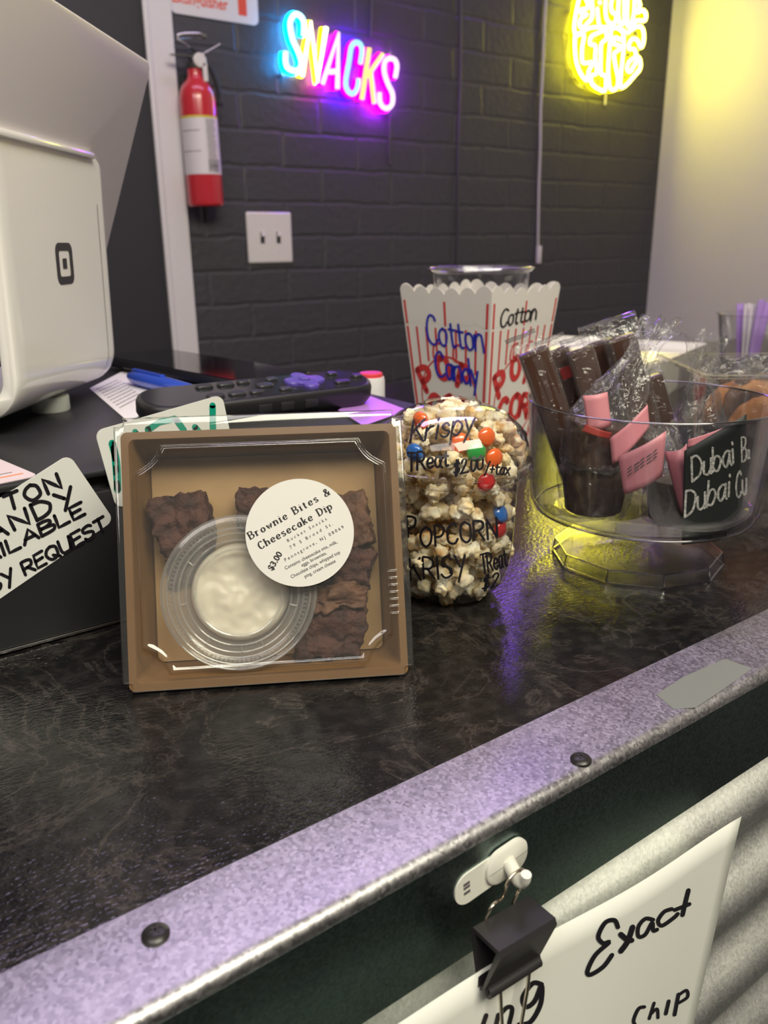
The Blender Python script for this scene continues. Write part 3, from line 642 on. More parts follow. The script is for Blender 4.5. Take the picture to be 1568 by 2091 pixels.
# small printed card lying at the left
PKM = frame(onz(75, 972, DZ + .0004), (.0937 - .0758, .4263 - .4234, 0), (.0054, .0801, 0))
t = thing('printed_card', 'pale pink printed card lying flat on the drawer top at the left edge', 'card', PKM)
m = MB(); m.prism(rrect(.085, .055, .005, 6, -.0415, .0275), -.0003, 0.0002); m.build('card', 'pink_card', t, smooth=0)
m = MB()
for k, (x0, x1) in enumerate(((-.03, -.006), (-.03, -.010))): m.box(((x0 + x1) / 2, .016 + k * .007, .0003), (x1 - x0, .0007, .0001))
m.build('print_lines', 'grey_ink', t, smooth=0)
m = MB(); m.box((-.014, .0095, .0003), (.022, .0016, .0001)); m.build('orange_band', 'orange_print', t, smooth=0)

# payment terminal: bent white stand with logo, tilted screen back, foot
w_ = Vector((.63, .7766, 0)); TM = frame(Vector((.1119, .5263, DZ)), w_, (0, 0, 1))     # x along the stand, y up, z towards the customer
t = thing('payment_terminal', 'white point of sale stand with square logo and tilted screen, on the cash drawer', 'payment terminal', TM)
def lean(y): return .006 * (y / .17)
def plate_section(n=10):
    P = [(.172, lean(.172))]; 
    P += [(y, lean(y)) for y in (.14, .10, .07, .036)]
    for k in range(1, n + 1):
        a = PI / 2 * k / n; P.append((.036 - .026 * math.sin(a), lean(.036) - .026 * (1 - math.cos(a)) ))
    P += [(.010, -.06), (.010, -.10)]
    return P
sec = plate_section(); th = .011
inner = []
for i, p in enumerate(sec):
    a = Vector(sec[max(i - 1, 0)]); b = Vector(sec[min(i + 1, len(sec) - 1)]); d = (b - a).normalized(); nrm = Vector((-d.y, d.x))
    if nrm.y > 0 and i < 4: nrm = -nrm
    q = Vector(p) + Vector((abs(nrm.x) if i >= 5 else 0, -abs(nrm.y))) * th; inner.append((q.x, q.y))
# outline across the width with rounded far top corner
WL = .162
def section_rings():
    R = []
    xs = [0.0, .0015, .004] + [WL * k / 12 for k in range(1, 12)] + [WL - .016, WL - .010, WL - .006, WL - .003, WL - .001, WL]
    for x in xs:
        e = max(0, x - (WL - .016)) / .016; drop = .016 * (1 - math.sqrt(max(0, 1 - e * e)))
        ins = .0018 * max(0, 1 - x / .003) if x < .003 else (.0018 * max(0, 1 - (WL - x) / .003))
        ring_ = []
        for i, (y, z) in enumerate(sec): ring_.append(Vector((x, min(y, .172 - drop), z - ins)))
        for i, (y, z) in reversed(list(enumerate(inner))): ring_.append(Vector((x, min(y, .172 - drop), z + ins)))
        R.append(ring_)
    return R
m = MB(); m.loft(section_rings(), cap0=True, cap1=True); sto = m.build('stand', 'white_gloss', t, smooth=75)
m = MB(); n0 = [pixl(TM, x, y, .004) for x, y in ((104, 484), (153, 481), (160, 590), (113, 597))]
c0 = sum((Vector(q) for q in n0), Vector()) / 4; lw_ = (n0[1] - n0[0]).length; lh = (n0[3] - n0[0]).length
def lz(y): return lean(y) + .0003
def zed(P): return [Vector((x, y, lz(y))) for x, y in P]
LS = .0265
o1 = rrect(LS * 1.0, LS, .0055, 6, c0.x, c0.y); i1 = rrect(LS * .62, LS * .62, .0022, 6, c0.x, c0.y)
m.loft([zed(o1), zed(i1)]); m.add(zed(rrect(LS * .25, LS * .25, .0006, 2, c0.x, c0.y)), [list(range(12))])
m.build('logo', 'logo_dark', sto, smooth=0)['label'] = 'dark rounded square logo with a small square in its middle'
fx = pixl(frame(Vector((0, 0, DZ)), (1, 0, 0), (0, 1, 0)), 105, 838); fl_ = TM.inverted() @ Vector((fx.x, fx.y, DZ))
m = MB(); m.lathe([(0, 0), (.0125, 0), (.0130, .001), (.0130, .0105), (0, .0105)], 32, Matrix.Translation((fl_.x, 0, fl_.z)) @ Matrix.Rotation(-PI / 2, 4, 'X')); m.build('foot', 'foot_rubber', t, smooth=40)
m = MB(); m.lathe([(0, 0), (.0125, 0), (.0130, .001), (.0130, .0105), (0, .0105)], 32, Matrix.Translation((fl_.x - .03, 0, fl_.z - .06)) @ Matrix.Rotation(-PI / 2, 4, 'X')); m.build('foot', 'foot_rubber', t, smooth=40)
# screen: top edge leans to the customer
zt, yt = .0326, .3340 - DZ; zb_, yb = -.0316, .165 - DZ
ud = Vector((0, yt - yb, zt - zb_)).normalized(); sm_ = Matrix((Vector((1, 0, 0)), ud, Vector((1, 0, 0)).cross(ud))).transposed().to_4x4(); sm_.translation = Vector((.0930, (yt + yb) / 2, (zt + zb_) / 2))
SL = math.hypot(yt - yb, zt - zb_)
m = MB(); m.loft([[Vector((x, y, z)) for x, y in rrect(.256 - i_, SL - i_, .010, 6)] for i_, z in ((.003, -.011), (0, -.0095), (0, -.0012), (.001, -.0003), (.003, 0))], sm_, True, True); sco = m.build('screen_housing', 'white_satin', t, smooth=40)
m = MB(); m.prism(rrect(.236, SL - .02, .004, 4), -.0122, -.0111, sm_); m.build('screen_glass', 'black_gloss', sco, smooth=0)
m = MB(); m.box((.068, .1722, .0035), (.150, .0045, .012), .0015); m.build('hinge_ledge', 'white_gloss', t, smooth=40)

# black tablet lying at the back
c4 = [Vector((.262, .563, DZ)), Vector((.330, .572, DZ)), Vector((.330, .800, DZ)), Vector((.258, .795, DZ))]
tb = thing('tablet', 'black glass tablet lying flat on the cash drawer behind the remote', 'tablet', frame(Vector((.297, .683, DZ)), (.068, .009, 0), (-.009, .068, 0)))
m = MB(); m.loft([[Vector((x, y, z)) for x, y in rrect(.070 - i, .232 - i, .006, 6)] for i, z in ((.003, .004), (0, .0055), (0, .0115), (.0015, .0125))], None, True, True); m.build('body', 'black_plastic', tb, smooth=40)
m = MB(); m.prism(rrect(.0675, .2295, .005, 6), .0125, .0132); m.build('screen', 'black_gloss', tb, smooth=0)
for sy in (-.09, .09):
    m = MB(); m.box((0, sy, .0022), (.05, .012, .0044), .001); m.build('rubber_foot', 'black_rubber', tb, smooth=0)

# receipt, pen, remote, neon tinted paper, bottle
RQ = [onz(x, y, DZ + .0004) for x, y in ((183, 793), (262, 752), (330, 822), (263, 862))]
rm = frame(RQ[3], RQ[2] - RQ[3], RQ[0] - RQ[3]); t = thing('receipt', 'white paper receipt with faint print lying under the blue pen', 'paper', rm)
q = [rm.inverted() @ p for p in RQ]; m = MB(); m.prism([(q[3].x, q[3].y), (q[2].x, q[2].y), (q[1].x, q[1].y), (q[0].x, q[0].y)], -.0002, .0001); m.build('sheet', 'receipt', t, smooth=0)
m = MB(); rg2 = random.Random(3); LX = q[2].x; LY = q[0].y
for k in range(9):
    y = LY * (.30 + .075 * k); x = .12 * LX
    while x < .8 * LX:
        wl = rg2.uniform(.002, .006); m.box((x + wl / 2 + (q[0].x) * (y / LY), y, .0002), (wl, .0011, .0001)); x += wl + .0016
m.build('print_lines', 'grey_ink', t, smooth=0)
pa = onz(264, 768, DZ + .007); pb = onz(420, 806, DZ + .0065); pd = (pb - pa)
t = thing('pen', 'translucent blue ballpoint pen lying between the terminal and the remote', 'pen', frame(pa, pd, Vector((0, 0, 1)).cross(pd)))
LP = pd.length
m = MB(); m.lathe([(0.0001, 0), (.003, .001), (.0052, .008), (.0064, .022), (.0064, LP * .5), (.0058, LP * .72), (.0052, LP * .88)], 24, Matrix.Rotation(PI / 2, 4, 'Y')); m.build('barrel', 'blue_pen', t)
m = MB(); m.lathe([(.0050, LP * .88), (.0022, LP * .97), (.0008, LP), (.0001, LP * 1.01)], 20, Matrix.Rotation(PI / 2, 4, 'Y')); m.build('tip', 'pen_metal', t)
m = MB(); m.box((.035, 0, .0068), (.05, .004, .0014), .0005); m.build('clip', 'blue_pen', t, smooth=0)

RM = frame(Vector((.2585, .4975, DZ + .0040)), (math.cos(-.07), math.sin(-.07), 0), (0, 1, .17))
t = thing('remote_control', 'black television remote with purple direction pad lying on the drawer', 'remote control', RM)
RL, RWd = .166, .042
m = MB(); m.loft([[Vector((x, y, z)) for x, y in rrect(RL - i, RWd - i, .018, 8)] for i, z in ((.012, 0), (.004, .0015), (0, .006), (0, .0125), (.0015, .0150), (.003, .0158))], None, True, True); rb = m.build('body', 'black_plastic', t, smooth=50)
m = MB(); m.prism(rrect(RL - .006, RWd - .005, .017, 8), .0155, .0162); m.build('top_face', 'remote_face', t, smooth=0)
def button(x, y, a, b, mat='button_dark', h=.0018, nm='button'):
    m = MB(); m.loft([[Vector((px, py, z)) for px, py in rrect(a - i, b - i, min(a, b) * .42, 5, x, y)] for i, z in ((0, .0160), (0, .0162 + h * .6), (.001, .0162 + h))], None, False, True); return m.build(nm, mat, t, smooth=40)
m = MB(); dx = .033
for a in range(4): m.loft([[Vector((px, py, z)) for px, py in rrect(.011 - i, .013 - i, .005, 5)] for i, z in ((0, 0), (0, .0016), (.001, .0024))], Matrix.Translation((dx + .009 * math.cos(a * PI / 2), .009 * math.sin(a * PI / 2), .0162)), False, True)
m.lathe([(.010, .0162), (.010, .0182), (.008, .0188), (0, .0188)], 24, Matrix.Translation((dx, 0, 0))); dp = m.build('direction_pad', 'button_purple', t, smooth=40)
m = MB(); m.lathe([(.0042, .0188), (.0042, .0196), (.0035, .0200), (0, .0200)], 24, Matrix.Translation((dx, 0, 0))); m.build('ok_button', 'button_purple', dp, smooth=40)
for x, y, a, b in ((.075, .0, .008, .006), (.060, .010, .008, .006), (.058, -.009, .012, .006), (.013, .011, .009, .006), (.013, -.011, .009, .006), (.003, 0, .012, .008), (-.008, .011, .009, .006), (-.008, -.011, .009, .006), (-.021, .010, .012, .007), (-.021, -.010, .012, .007), (-.036, .010, .012, .007), (-.036, -.010, .012, .007)): button(x, y, a, b)
for k, x in enumerate((.028, .010, -.006)):
    m = MB(); m.box((x, -RWd / 2, .0085), (.010, .0022, .006), .0009); m.build('side_button', 'button_dark', t, smooth=40)
# sheet coloured by a painted-in purple neon reflection
lp = [onz(x, y, DZ + .0016) for x, y in ((690, 838), (752, 808), (832, 838), (742, 870))]
fm = frame(lp[3], lp[2] - lp[3], lp[1] - lp[3]); q = [fm.inverted() @ p for p in lp]; m = MB(); m.prism([(q[3].x, q[3].y), (q[2].x, q[2].y), (q[1].x, q[1].y), (q[0].x, q[0].y)], 0, .0003)
o = m.build('neon_tinted_sheet', 'neon_tinted_paper', None, smooth=0); o.matrix_world = fm; tag(o, 'sheet of paper with purple neon reflection painted into its colour, at the right end of the cash drawer', 'paper')
bt = thing('sanitizer_bottle', 'small clear bottle with white cap and red top, standing behind the neon tinted paper', 'bottle', (.389, .551, 0))
m = MB(); m.lathe([(0, 0), (.018, 0), (.0205, .002), (.021, .006), (.021, .052), (.0195, .060), (.0145, .0675), (.0105, .070), (.0105, .074)], 36); m.build('bottle', 'acrylic', bt, smooth=40)
m = MB(); m.lathe([(0, .068), (.0112, .068), (.0115, .0695), (.0115, .094), (.0108, .0965), (.0, .0965)], 36); m.build('cap', 'bottle_cap', bt, smooth=40)
m = MB(); m.lathe([(.0, .0965), (.0098, .0965), (.0098, .0990), (.0088, .1000), (.0, .1000)], 36); m.build('cap_top', 'cap_red', bt, smooth=40)

# ------------------------------------------------------------------ striped popcorn carton with a clear cup in it
ang = math.radians(80); TP = Vector((.5029, .5305, 0)); ZT = .1605
ld = Vector((-math.cos(ang), math.sin(ang), 0)); rd = Vector((math.sin(ang), math.cos(ang), 0)); TS = .107; BS = .077
ctr = TP + (ld + rd) * TS / 2
ctr = ctr + Vector((0, 0, .0012)); XM = frame(ctr, rd, ld)                       # local: x along right face, y along left face, corner at (-,-)
pb_ = thing('popcorn_carton', 'red and white striped popcorn carton with scalloped top, marked Cotton Candy in blue', 'popcorn box', XM)
def half(z): return (BS + (TS - BS) * z / ZT) / 2
def sidept(k, s, z, off=0.0):                # side k, s in 0..1 along it, height z
    h = half(z); a = -h + 2 * h * s; o = h + off
    return [Vector((a, -o, z)), Vector((-o, h - 2 * h * s, z)), Vector((-a, o, z)), Vector((o, -h + 2 * h * s, z))][k]
NS = 6
def scallop(s, dip=.006): return ZT - dip * (1 - abs(math.sin(PI * NS * s)) ** .7) + .004 * (2 * s - 1) ** 2
for k in range(4):
    m = MB(); m.grid(48, 16, lambda s, q: sidept(k, s, q * scallop(s))); o = m.build('side_panel', 'carton_white', pb_, smooth=0, thick=.0006)
m = MB(); h = half(0) - .0005; m.box((0, 0, .0006), (2 * h, 2 * h, .001)); m.build('bottom_panel', 'carton_white', pb_, smooth=0)
def face_frame(k):                            # frame of a front face: x along s, y up, z outward
    p0 = sidept(k, 0, 0); p1 = sidept(k, 1, 0); q = sidept(k, .5, ZT); mid = (p0 + p1) / 2
    return frame(mid, p1 - p0, q - mid)
SLH = math.hypot(ZT, (TS - BS) / 2)
for k in (0, 1):
    FM = face_frame(k); g = lambda x, y, d=.0006: FM @ Vector((x, y, d))
    fw = lambda y: (BS + (TS - BS) * y / SLH) / 2
    oc = Vector((0, .060)); ra, rb_ = .034, .040
    m = MB()
    stripes = [-.93, -.70, -.47, -.24, 0, .24, .47, .70, .93]
    for s in stripes:
        wd = .0016 if abs(s) < .9 else .0018
        segs = [(.004, SLH - .036)] if abs(s) > .75 else [(.004, .022 + .012 * abs(s)), (.100 - .03 * abs(s) ** 2, SLH - .036)]
        for y0, y1 in segs:
            y0_, y1_ = y0, y1; m.add([g(s * fw(y) + e_ * wd * .75, y) for y in (y0_, y1_) for e_ in (-1, 1)], [[0, 1, 3, 2]])
    for s in (-.93, 0, .93):
        wd = .0013; m.add([g(s * fw(y) + e_ * wd, y) for y in (SLH - .034, SLH - .012) for e_ in (-1, 1)], [[0, 1, 3, 2]])
    for rr, r2 in ((1, .955),):
        A = [g(oc.x + ra * rr * math.cos(a * PI / 32), oc.y + rb_ * rr * math.sin(a * PI / 32)) for a in range(64)]; Bq = [g(oc.x + ra * r2 * math.cos(a * PI / 32), oc.y + rb_ * r2 * math.sin(a * PI / 32)) for a in range(64)]
        m.loft([A, Bq])
    for s in (-.8, -.6, -.4, -.2, .2, .4, .6, .8):   # pale pink hem stripes at the top
        pass
    f_ = lambda x, y: FM @ Vector((x, y, .0007))
    for tx, o_, sz, wd, an in (('P', (-.027, .064), .022, .0062, .5), ('O', (-.011, .078), .020, .0062, .1), ('P', (.011, .074), .020, .0062, -.3), ('C', (-.021, .036), .023, .0066, .25), ('O', (-.006, .039), .023, .0066, .0), ('R', (.010, .041), .020, .0058, -.15), ('N', (.022, .037), .016, .0050, -.25)):
        stq, W = layout(tx); kk = sz / 10
        for P, c_ in stq: ribbon(m, [Vector((o_[0] + (p.x * math.cos(an) - p.y * math.sin(an)) * kk, o_[1] + (p.x * math.sin(an) + p.y * math.cos(an)) * kk)) for p in P], wd, f_)
    stq, W = layout('DELICIOUS' if False else 'delicious', 1.2)
    for P, c_ in stq: ribbon(m, [Vector((-.022 + p.x * .044 / W, .0085 + p.y * .0010)) for p in P], .0007, f_)
    for s in (-.55, .25): ribbon(m, smoothline([Vector((s * .03 + .010, SLH - .050)), Vector((s * .03 + .002, SLH - .052)), Vector((s * .03 + .001, SLH - .064)), Vector((s * .03 + .010, SLH - .066))]), .0022, f_)
    m.build('red_print', 'carton_red', pb_, smooth=0)
    hm = MB()
    for i in range(24):                       # folded-down hem with its own scalloped lower edge
        s0, s1 = i / 24, (i + 1) / 24
        def hp(s, top):
            z = (scallop(s) - .0004) if top else (ZT - .029 - .004 * abs(math.sin(PI * NS * s)) ** .7); return sidept(k, s, z, .0004)
        hm.add([hp(s0, 0), hp(s1, 0), hp(s1, 1), hp(s0, 1)], [[0, 1, 2, 3]])
    hm.build('hem', 'carton_white', pb_, smooth=0)
fA = planemap(XM @ face_frame(1), .0009); MAf = face_frame(1)
fB = planemap(XM @ face_frame(0), .0009); MBf = face_frame(0)
m = MB()
handwrite(m, 'Cotton', (874, 700), (988, 720), (868, 642), 4.6, lambda x, y: MAf @ fA(x, y), 1.2, .3, 21); m.build('handwriting', 'marker_blue', pb_, smooth=0); m = MB()
handwrite(m, 'Candy', (890, 768), (978, 790), (886, 716), 4.6, lambda x, y: MAf @ fA(x, y), 1.2, .3, 22)
m.build('handwriting', 'marker_blue', pb_, smooth=0)
m = MB()
handwrite(m, 'Cotton', (1021, 668), (1094, 652), (1026, 632), 3.4, lambda x, y: MBf @ fB(x, y), 1.2, .3, 23); m.build('handwriting', 'marker_black', pb_, smooth=0); m = MB()
handwrite(m, 'TO', (1052, 924), (1076, 918), (1050, 884), 5.6, lambda x, y: MBf @ fB(x, y), 1.2, .3, 24)
m.build('handwriting', 'marker_black', pb_, smooth=0)
cc = hit(988, 547, ctr, Vector((.588, .809, 0)))
t = thing('clear_cup', 'empty clear plastic cup standing inside the striped popcorn carton, only its rim showing', 'cup', (ctr.x, ctr.y, .0035))
zr = cc.z - .0035
m = MB(); m.lathe([(0, .0), (.030, .0), (.031, .002), (.0455, zr - .004), (.0480, zr - .003), (.0497, zr - .001), (.0490, zr + .0008), (.0463, zr), (.0445, zr - .005)], 72); m.build('cup', 'clear_plastic', t, smooth=50)
m = MB(); m.tube([(.0489 * math.cos(a * PI / 36), .0489 * math.sin(a * PI / 36), zr) for a in range(72)], .0013, 8, closed=True); m.build('rolled_rim', 'clear_plastic', t, smooth=60)

# ------------------------------------------------------------------ pedestal bowl of wrapped chocolates
FW = Vector((.588, .809, 0)); RT = Vector((.8065, -.591, 0)).normalized()
BC = Vector((.445, .320, 0)); BMX = Matrix.Translation(BC)
tb = thing('pedestal_bowl', 'clear acrylic pedestal bowl filled with wrapped chocolates, at the right of the popcorn cup', 'bowl', BMX)
BOWLP = [(.0655, .0302), (.0705, .0325), (.0730, .0370), (.0740, .0440), (.0775, .1030)]
m = MB(); m.lathe([(.0001, .0300), (.045, .0300)] + BOWLP + [(.0780, .1040), (.0768, .1042), (.0722, .0442), (.0712, .0380), (.0690, .0345), (.065, .0325), (.0001, .0322)], 96); bo = m.build('bowl', 'acrylic', tb, smooth=40)
fo = MB(); OFF = Vector((-.011, -.007)); ph = math.radians(199)
def ngon(r, z): return [Vector((OFF.x + r * math.cos(ph + k * PI / 5), OFF.y + r * math.sin(ph + k * PI / 5), z)) for k in range(10)]
fo.loft([ngon(.0545, .0003), ngon(.0530, .0085), ngon(.0520, .0092), ngon(.0300, .0100), ngon(.0130, .0140), ngon(.0100, .0220), ngon(.0130, .0300)], None, False, False); foot = fo.build('foot', 'acrylic_foot', tb, smooth=30)
fo = MB()
for r_e, z_e in ((.0543, .0009), (.0527, .0089)): fo.tube(ngon(r_e, z_e), .0006, 6, closed=True)
for a_, b_ in zip(ngon(.0543, .0009), ngon(.0527, .0089)): fo.tube([a_, b_], .0006, 6)
fo.build('foot_edges', 'acrylic_edge', foot, smooth=0)
m = MB(); m.tube([(.0690 * math.cos(q * PI / 48), .0690 * math.sin(q * PI / 48), .0318) for q in range(96)], .0008, 8, closed=True); m.tube([(.0773 * math.cos(q * PI / 48), .0773 * math.sin(q * PI / 48), .1038) for q in range(96)], .0006, 8, closed=True); m.build('rim_edges', 'acrylic_edge', bo, smooth=60)
# chalk label inside the front of the bowl
m = MB(); fi = lathemap(BMX, [(r - .0022, z) for r, z in BOWLP], -.0004)
TLx, TRx = 1397, 1532
def lab(s, q):
    top = 921 + (846 - 921) * s; bot = 1112 - 14 * s - 60 * max(0, s - .55) ** 2 / .2; y = bot + (top - bot) * q
    return fi(TLx + (1524 - TLx) * s - 8 * (1 - q) * s + (-5 * (1 - q)) * (1 - s), y)
m.grid(20, 10, lab); lb = m.build('chalk_label', 'chalkboard', tb, smooth=60, thick=.0004)
ft = lathemap(BMX, [(r - .0022, z) for r, z in BOWLP], .0003)
m = MB(); handwrite(m, 'Dubai', (1414, 982), (1499, 946), (1412, 934), 4.6, ft, 1.3, .3, 31); handwrite(m, 'B', (1515, 942), (1524, 938), (1514, 894), 3.4, ft, 1.3, .3, 32); handwrite(m, 'a', (1525, 938), (1530, 936), (1525, 910), 3.2, ft, 1.3, .3, 35)
handwrite(m, 'Dubai', (1398, 1055), (1490, 1014), (1400, 1004), 4.6, ft, 1.3, .3, 33); handwrite(m, 'Cu', (1503, 1018), (1524, 1008), (1503, 966), 3.8, ft, 1.3, .3, 34)
m.build('chalk_writing', 'chalk', lb, smooth=0)

def bowlpt(px, py, b): return hit(px, py, BC + FW * b, FW)
def crumple(k, sd, amp, sc):
    def f(p):
        o = Vector((0, 0, 0))
        for g_, a_ in ((1, 1), (2.3, .55)):
            q = p * sc * g_; o += Vector((noise.noise(q + Vector((sd, 0, 0))), noise.noise(q + Vector((0, sd, 3))), noise.noise(q + Vector((5, 1, sd))))) * a_
        return p + o * amp
    return f
def wrapped_bar(label, pbt, ptp, b, wd, th_, film_top, reflection_mat=False, wide=1.1):
    """chocolate bar standing in its clear bag, bottom and top given on a plane through the bowl"""
    p0 = bowlpt(*pbt, b); p1 = bowlpt(*ptp, b); v = p1 - p0; M = frame(p0, RT - v * (RT.dot(v) / v.length_squared), v); ln = v.length
    t = thing('wrapped_chocolate_bar', label, 'chocolate bar', M, 'chocolate bars in the bowl')
    m = MB(); m.box((0, ln / 2, 0), (wd, ln, th_), .0012)
    m.box((0, ln / 2, th_ / 2), (wd * .8, ln * .97, .0016), .0006)
    m.build('bar', 'chocolate', t, smooth=30)
    q = Vector(t.matrix_world.inverted() @ bowlpt(*film_top, b)); H = q.y; cr = crumple(0, ln * 99, .0011, 70)
    m = MB(); R = []
    for y, ww, tt in ((-.001, wd * .5, th_ * .5), (-.001, wd * wide / 2, th_ * .62), (ln * .5, wd * wide / 2, th_ * .62), (ln * .97, wd * wide / 2, th_ * .6), (ln + .002, wd * wide / 2, th_ * .5), (ln + (H - ln) * .5, wd * wide / 2, th_ * .22), (H, wd * wide / 2 * .98, .0012)):
        ring_ = []
        for s in range(28):
            a = 2 * PI * s / 28; x = max(-1, min(1, 1.35 * math.cos(a))) * ww; z = max(-1, min(1, 1.35 * math.sin(a))) * tt; ring_.append(cr(Vector((x + (q.x * max(0, (y - ln)) / max(.001, H - ln)), y, z))))
        R.append(ring_)
    m.loft(R); wr = m.build('wrapper', 'cellophane', t, smooth=25)
    m = MB(); m.grid(8, 1, lambda s_, q_: cr(Vector(((s_ - .5) * wd * wide + q.x, H - .0022 + .0026 * q_, .0008)))); m.build('seal', 'seal_film', wr, smooth=0, thick=.0012)
    if reflection_mat:
        m = MB(); m.box((wd * .1, ln * .84, th_ / 2 + .0011), (wd * .35, .008, .0004)); m.build('tag', reflection_mat, t, smooth=0)  # red reflection on the bar, painted as a small flat piece
    return t
wrapped_bar('tall wrapped chocolate bar leaning at the far left of the bowl, leftmost of the bars', (1186, 998), (1088, 716), .016, .019, .010, (1062, 684))
wrapped_bar('wrapped chocolate bar with a painted red reflection at its top, second from left in the bowl', (1224, 984), (1130, 716), .032, .019, .010, (1120, 690), 'red_tag_and_reflection')
wrapped_bar('wrapped chocolate bar third from left in the bowl, beside the red spotted one', (1262, 997), (1182, 714), .016, .016, .010, (1170, 690))
wrapped_bar('wrapped chocolate bar standing taller at the back of the bowl, its bag top cut straight', (1294, 990), (1226, 696), .033, .017, .010, (1212, 660), False, 1.3)
wrapped_bar('rearmost wrapped chocolate bar in the bowl, at the right end of the row of bars', (1336, 992), (1268, 686), .017, .018, .010, (1258, 646), False, 1.35)
wrapped_bar('dark chocolate bar leaning on the bowl side between the two peaked bags', (1380, 985), (1322, 770), .038, .018, .010, (1316, 745))

def wrapped_cup(label, c, r, hgt, peak, sd, cm='chocolate', tilt=0.0, base=None):
    """chocolate cup in a gathered clear bag whose twisted top ends at the peak"""
    M = Matrix.Translation(Vector(c)) @ Matrix.Rotation(tilt, 4, FW)
    t = thing('wrapped_chocolate_cup', label, 'chocolate cup', M, 'chocolate cups in the bowl')
    m = MB(); m.lathe([(0, 0), (r * .78, 0), (r * .84, .001), (r * .98, hgt * .9), (r * .96, hgt), (r * .3, hgt + .0012), (0, hgt + .001)], 40); m.build('cup', cm, t, smooth=40)
    pk = M.inverted() @ Vector(peak); rg = random.Random(sd)
    folds = [(rg.randint(3, 9), rg.uniform(0, 6), rg.uniform(.05, .16)) for _ in range(4)]
    prof = [(.55, -.0012, 0), (1.0, -.001, 0), (1.10, hgt * .5, .02), (1.12, hgt, .10), (1.05, hgt + .006, .30), (.82, hgt + (pk.z - hgt) * .30, .8), (.60, hgt + (pk.z - hgt) * .48, 1.1), (.46, hgt + (pk.z - hgt) * .64, 1.2), (.42, hgt + (pk.z - hgt) * .76, 1.2), (.62, hgt + (pk.z - hgt) * .9, 1.5), (.75, pk.z, 1.9)]
    R = []
    for k, z, fo_ in prof:
        ring_ = []
        f = max(0, (z - hgt) / (pk.z - hgt))
        for s in range(72):
            a = 2 * PI * s / 72; q = 1 + fo_ * sum(am * math.sin(n * a + p0 + z * 60) for n, p0, am in folds)
            ring_.append(Vector((math.cos(a) * r * k * q + pk.x * f, math.sin(a) * r * k * q * (1 - .35 * f) + pk.y * f, z + .004 * f * math.sin(3 * a + sd))))
        R.append(ring_)
    R2 = []
    for q0, q1 in zip(R, R[1:]): R2 += [q0, [a_.lerp(b_, .33) for a_, b_ in zip(q0, q1)], [a_.lerp(b_, .67) for a_, b_ in zip(q0, q1)]]
    cr = crumple(0, sd, .0019, 95); R = [[cr(p) for p in q] for q in R2 + [R[-1]]]
    m = MB(); m.loft(R); m.build('bag', 'cellophane', t, smooth=14)
    return t
z0 = .0358
def onb(px, py): p = onz(px, py, z0); return Vector((p.x, p.y, z0))
c1 = BC + RT * -.037 + FW * -.018; c2 = BC + RT * .0085 + FW * -.037; c3 = BC + RT * .036 + FW * .006; c4 = BC.copy()
c1.z = c2.z = c3.z = c4.z = z0
w1 = wrapped_cup('wrapped chocolate cup lying lowest at the front left of the bowl', c1, .0212, .026, bowlpt(1235, 905, -.03), 3, 'chocolate_dark')
w4 = wrapped_cup('wrapped chocolate cup on top of the front left one, its bag rising to a peak', c1 + RT * -.004 + FW * -.003 + Vector((0, 0, .0315)), .0195, .026, bowlpt(1345, 655, -.004), 21, 'chocolate', .16)
w2 = wrapped_cup('wrapped chocolate cup at the front of the bowl just left of the chalk label', c2, .0185, .026, bowlpt(1350, 870, -.02), 8, 'chocolate_dark')
w3 = wrapped_cup('wrapped chocolate cup behind the chalk label, its bag rising to a twisted peak', c3, .0205, .028, bowlpt(1440, 690, .004), 12, 'chocolate')
def stack_on(o_, P, mat, name='tag', px=None, b=0, thick=.0003):
    m = MB(); inv = o_.matrix_world.inverted(); m.grid(10, 6, lambda s, q: inv @ P(s, q)); return m.build(name, mat, o_, smooth=60, thick=thick)
def quadtag(A, B, C, D, b, bend=0.0):        # pixel corners TL, TR, BR, BL on a plane through the bowl at depth b
    a_, b_, c_, d_ = [bowlpt(x, y, b) for x, y in (A, B, C, D)]
    def P(s, q):
        p = d_.lerp(c_, s).lerp(a_.lerp(b_, s), q); return p - FW * bend * math.sin(PI * s) 
    return P
stack_on(w4, quadtag((1190, 808), (1240, 800), (1248, 868), (1200, 880), -.046, .003), 'pink_tag')
stack_on(w4, quadtag((1196, 866), (1250, 884), (1244, 896), (1188, 880), -.046, .004), 'red_tag_and_reflection')
tg = stack_on(w2, quadtag((1262, 932), (1360, 880), (1352, 972), (1274, 1010), -.0615, .003), 'pink_tag')
stack_on(w2, quadtag((1245, 895), (1322, 826), (1326, 872), (1250, 950), -.045, .003), 'pink_tag')
inv2 = w2.matrix_world.inverted(); m = MB(); rg3 = random.Random(8)
for k in range(3):
    for j in range(5):
        x0 = 1282 + j * 13; y0 = 958 + k * 7 - j * 8.5; ribbon(m, [Vector((x0, y0)), Vector((x0 + rg3.uniform(6, 10), y0 - 6))], 2.2, lambda x, y: inv2 @ (bowlpt(x, y, -.0652)))
m.build('fine_print', 'grey_ink', tg, smooth=0)
# curled pink cards by the label
def curl(A, B, C, D, b): return quadtag(A, B, C, D, b, .006)
inv = w3.matrix_world.inverted()
stack_on(w3, curl((1356, 922), (1402, 906), (1396, 1078), (1388, 1040), -.0600), 'pink_tag')
stack_on(w3, quadtag((1405, 898), (1518, 856), (1522, 872), (1404, 914), -.048, .002), 'pink_tag')

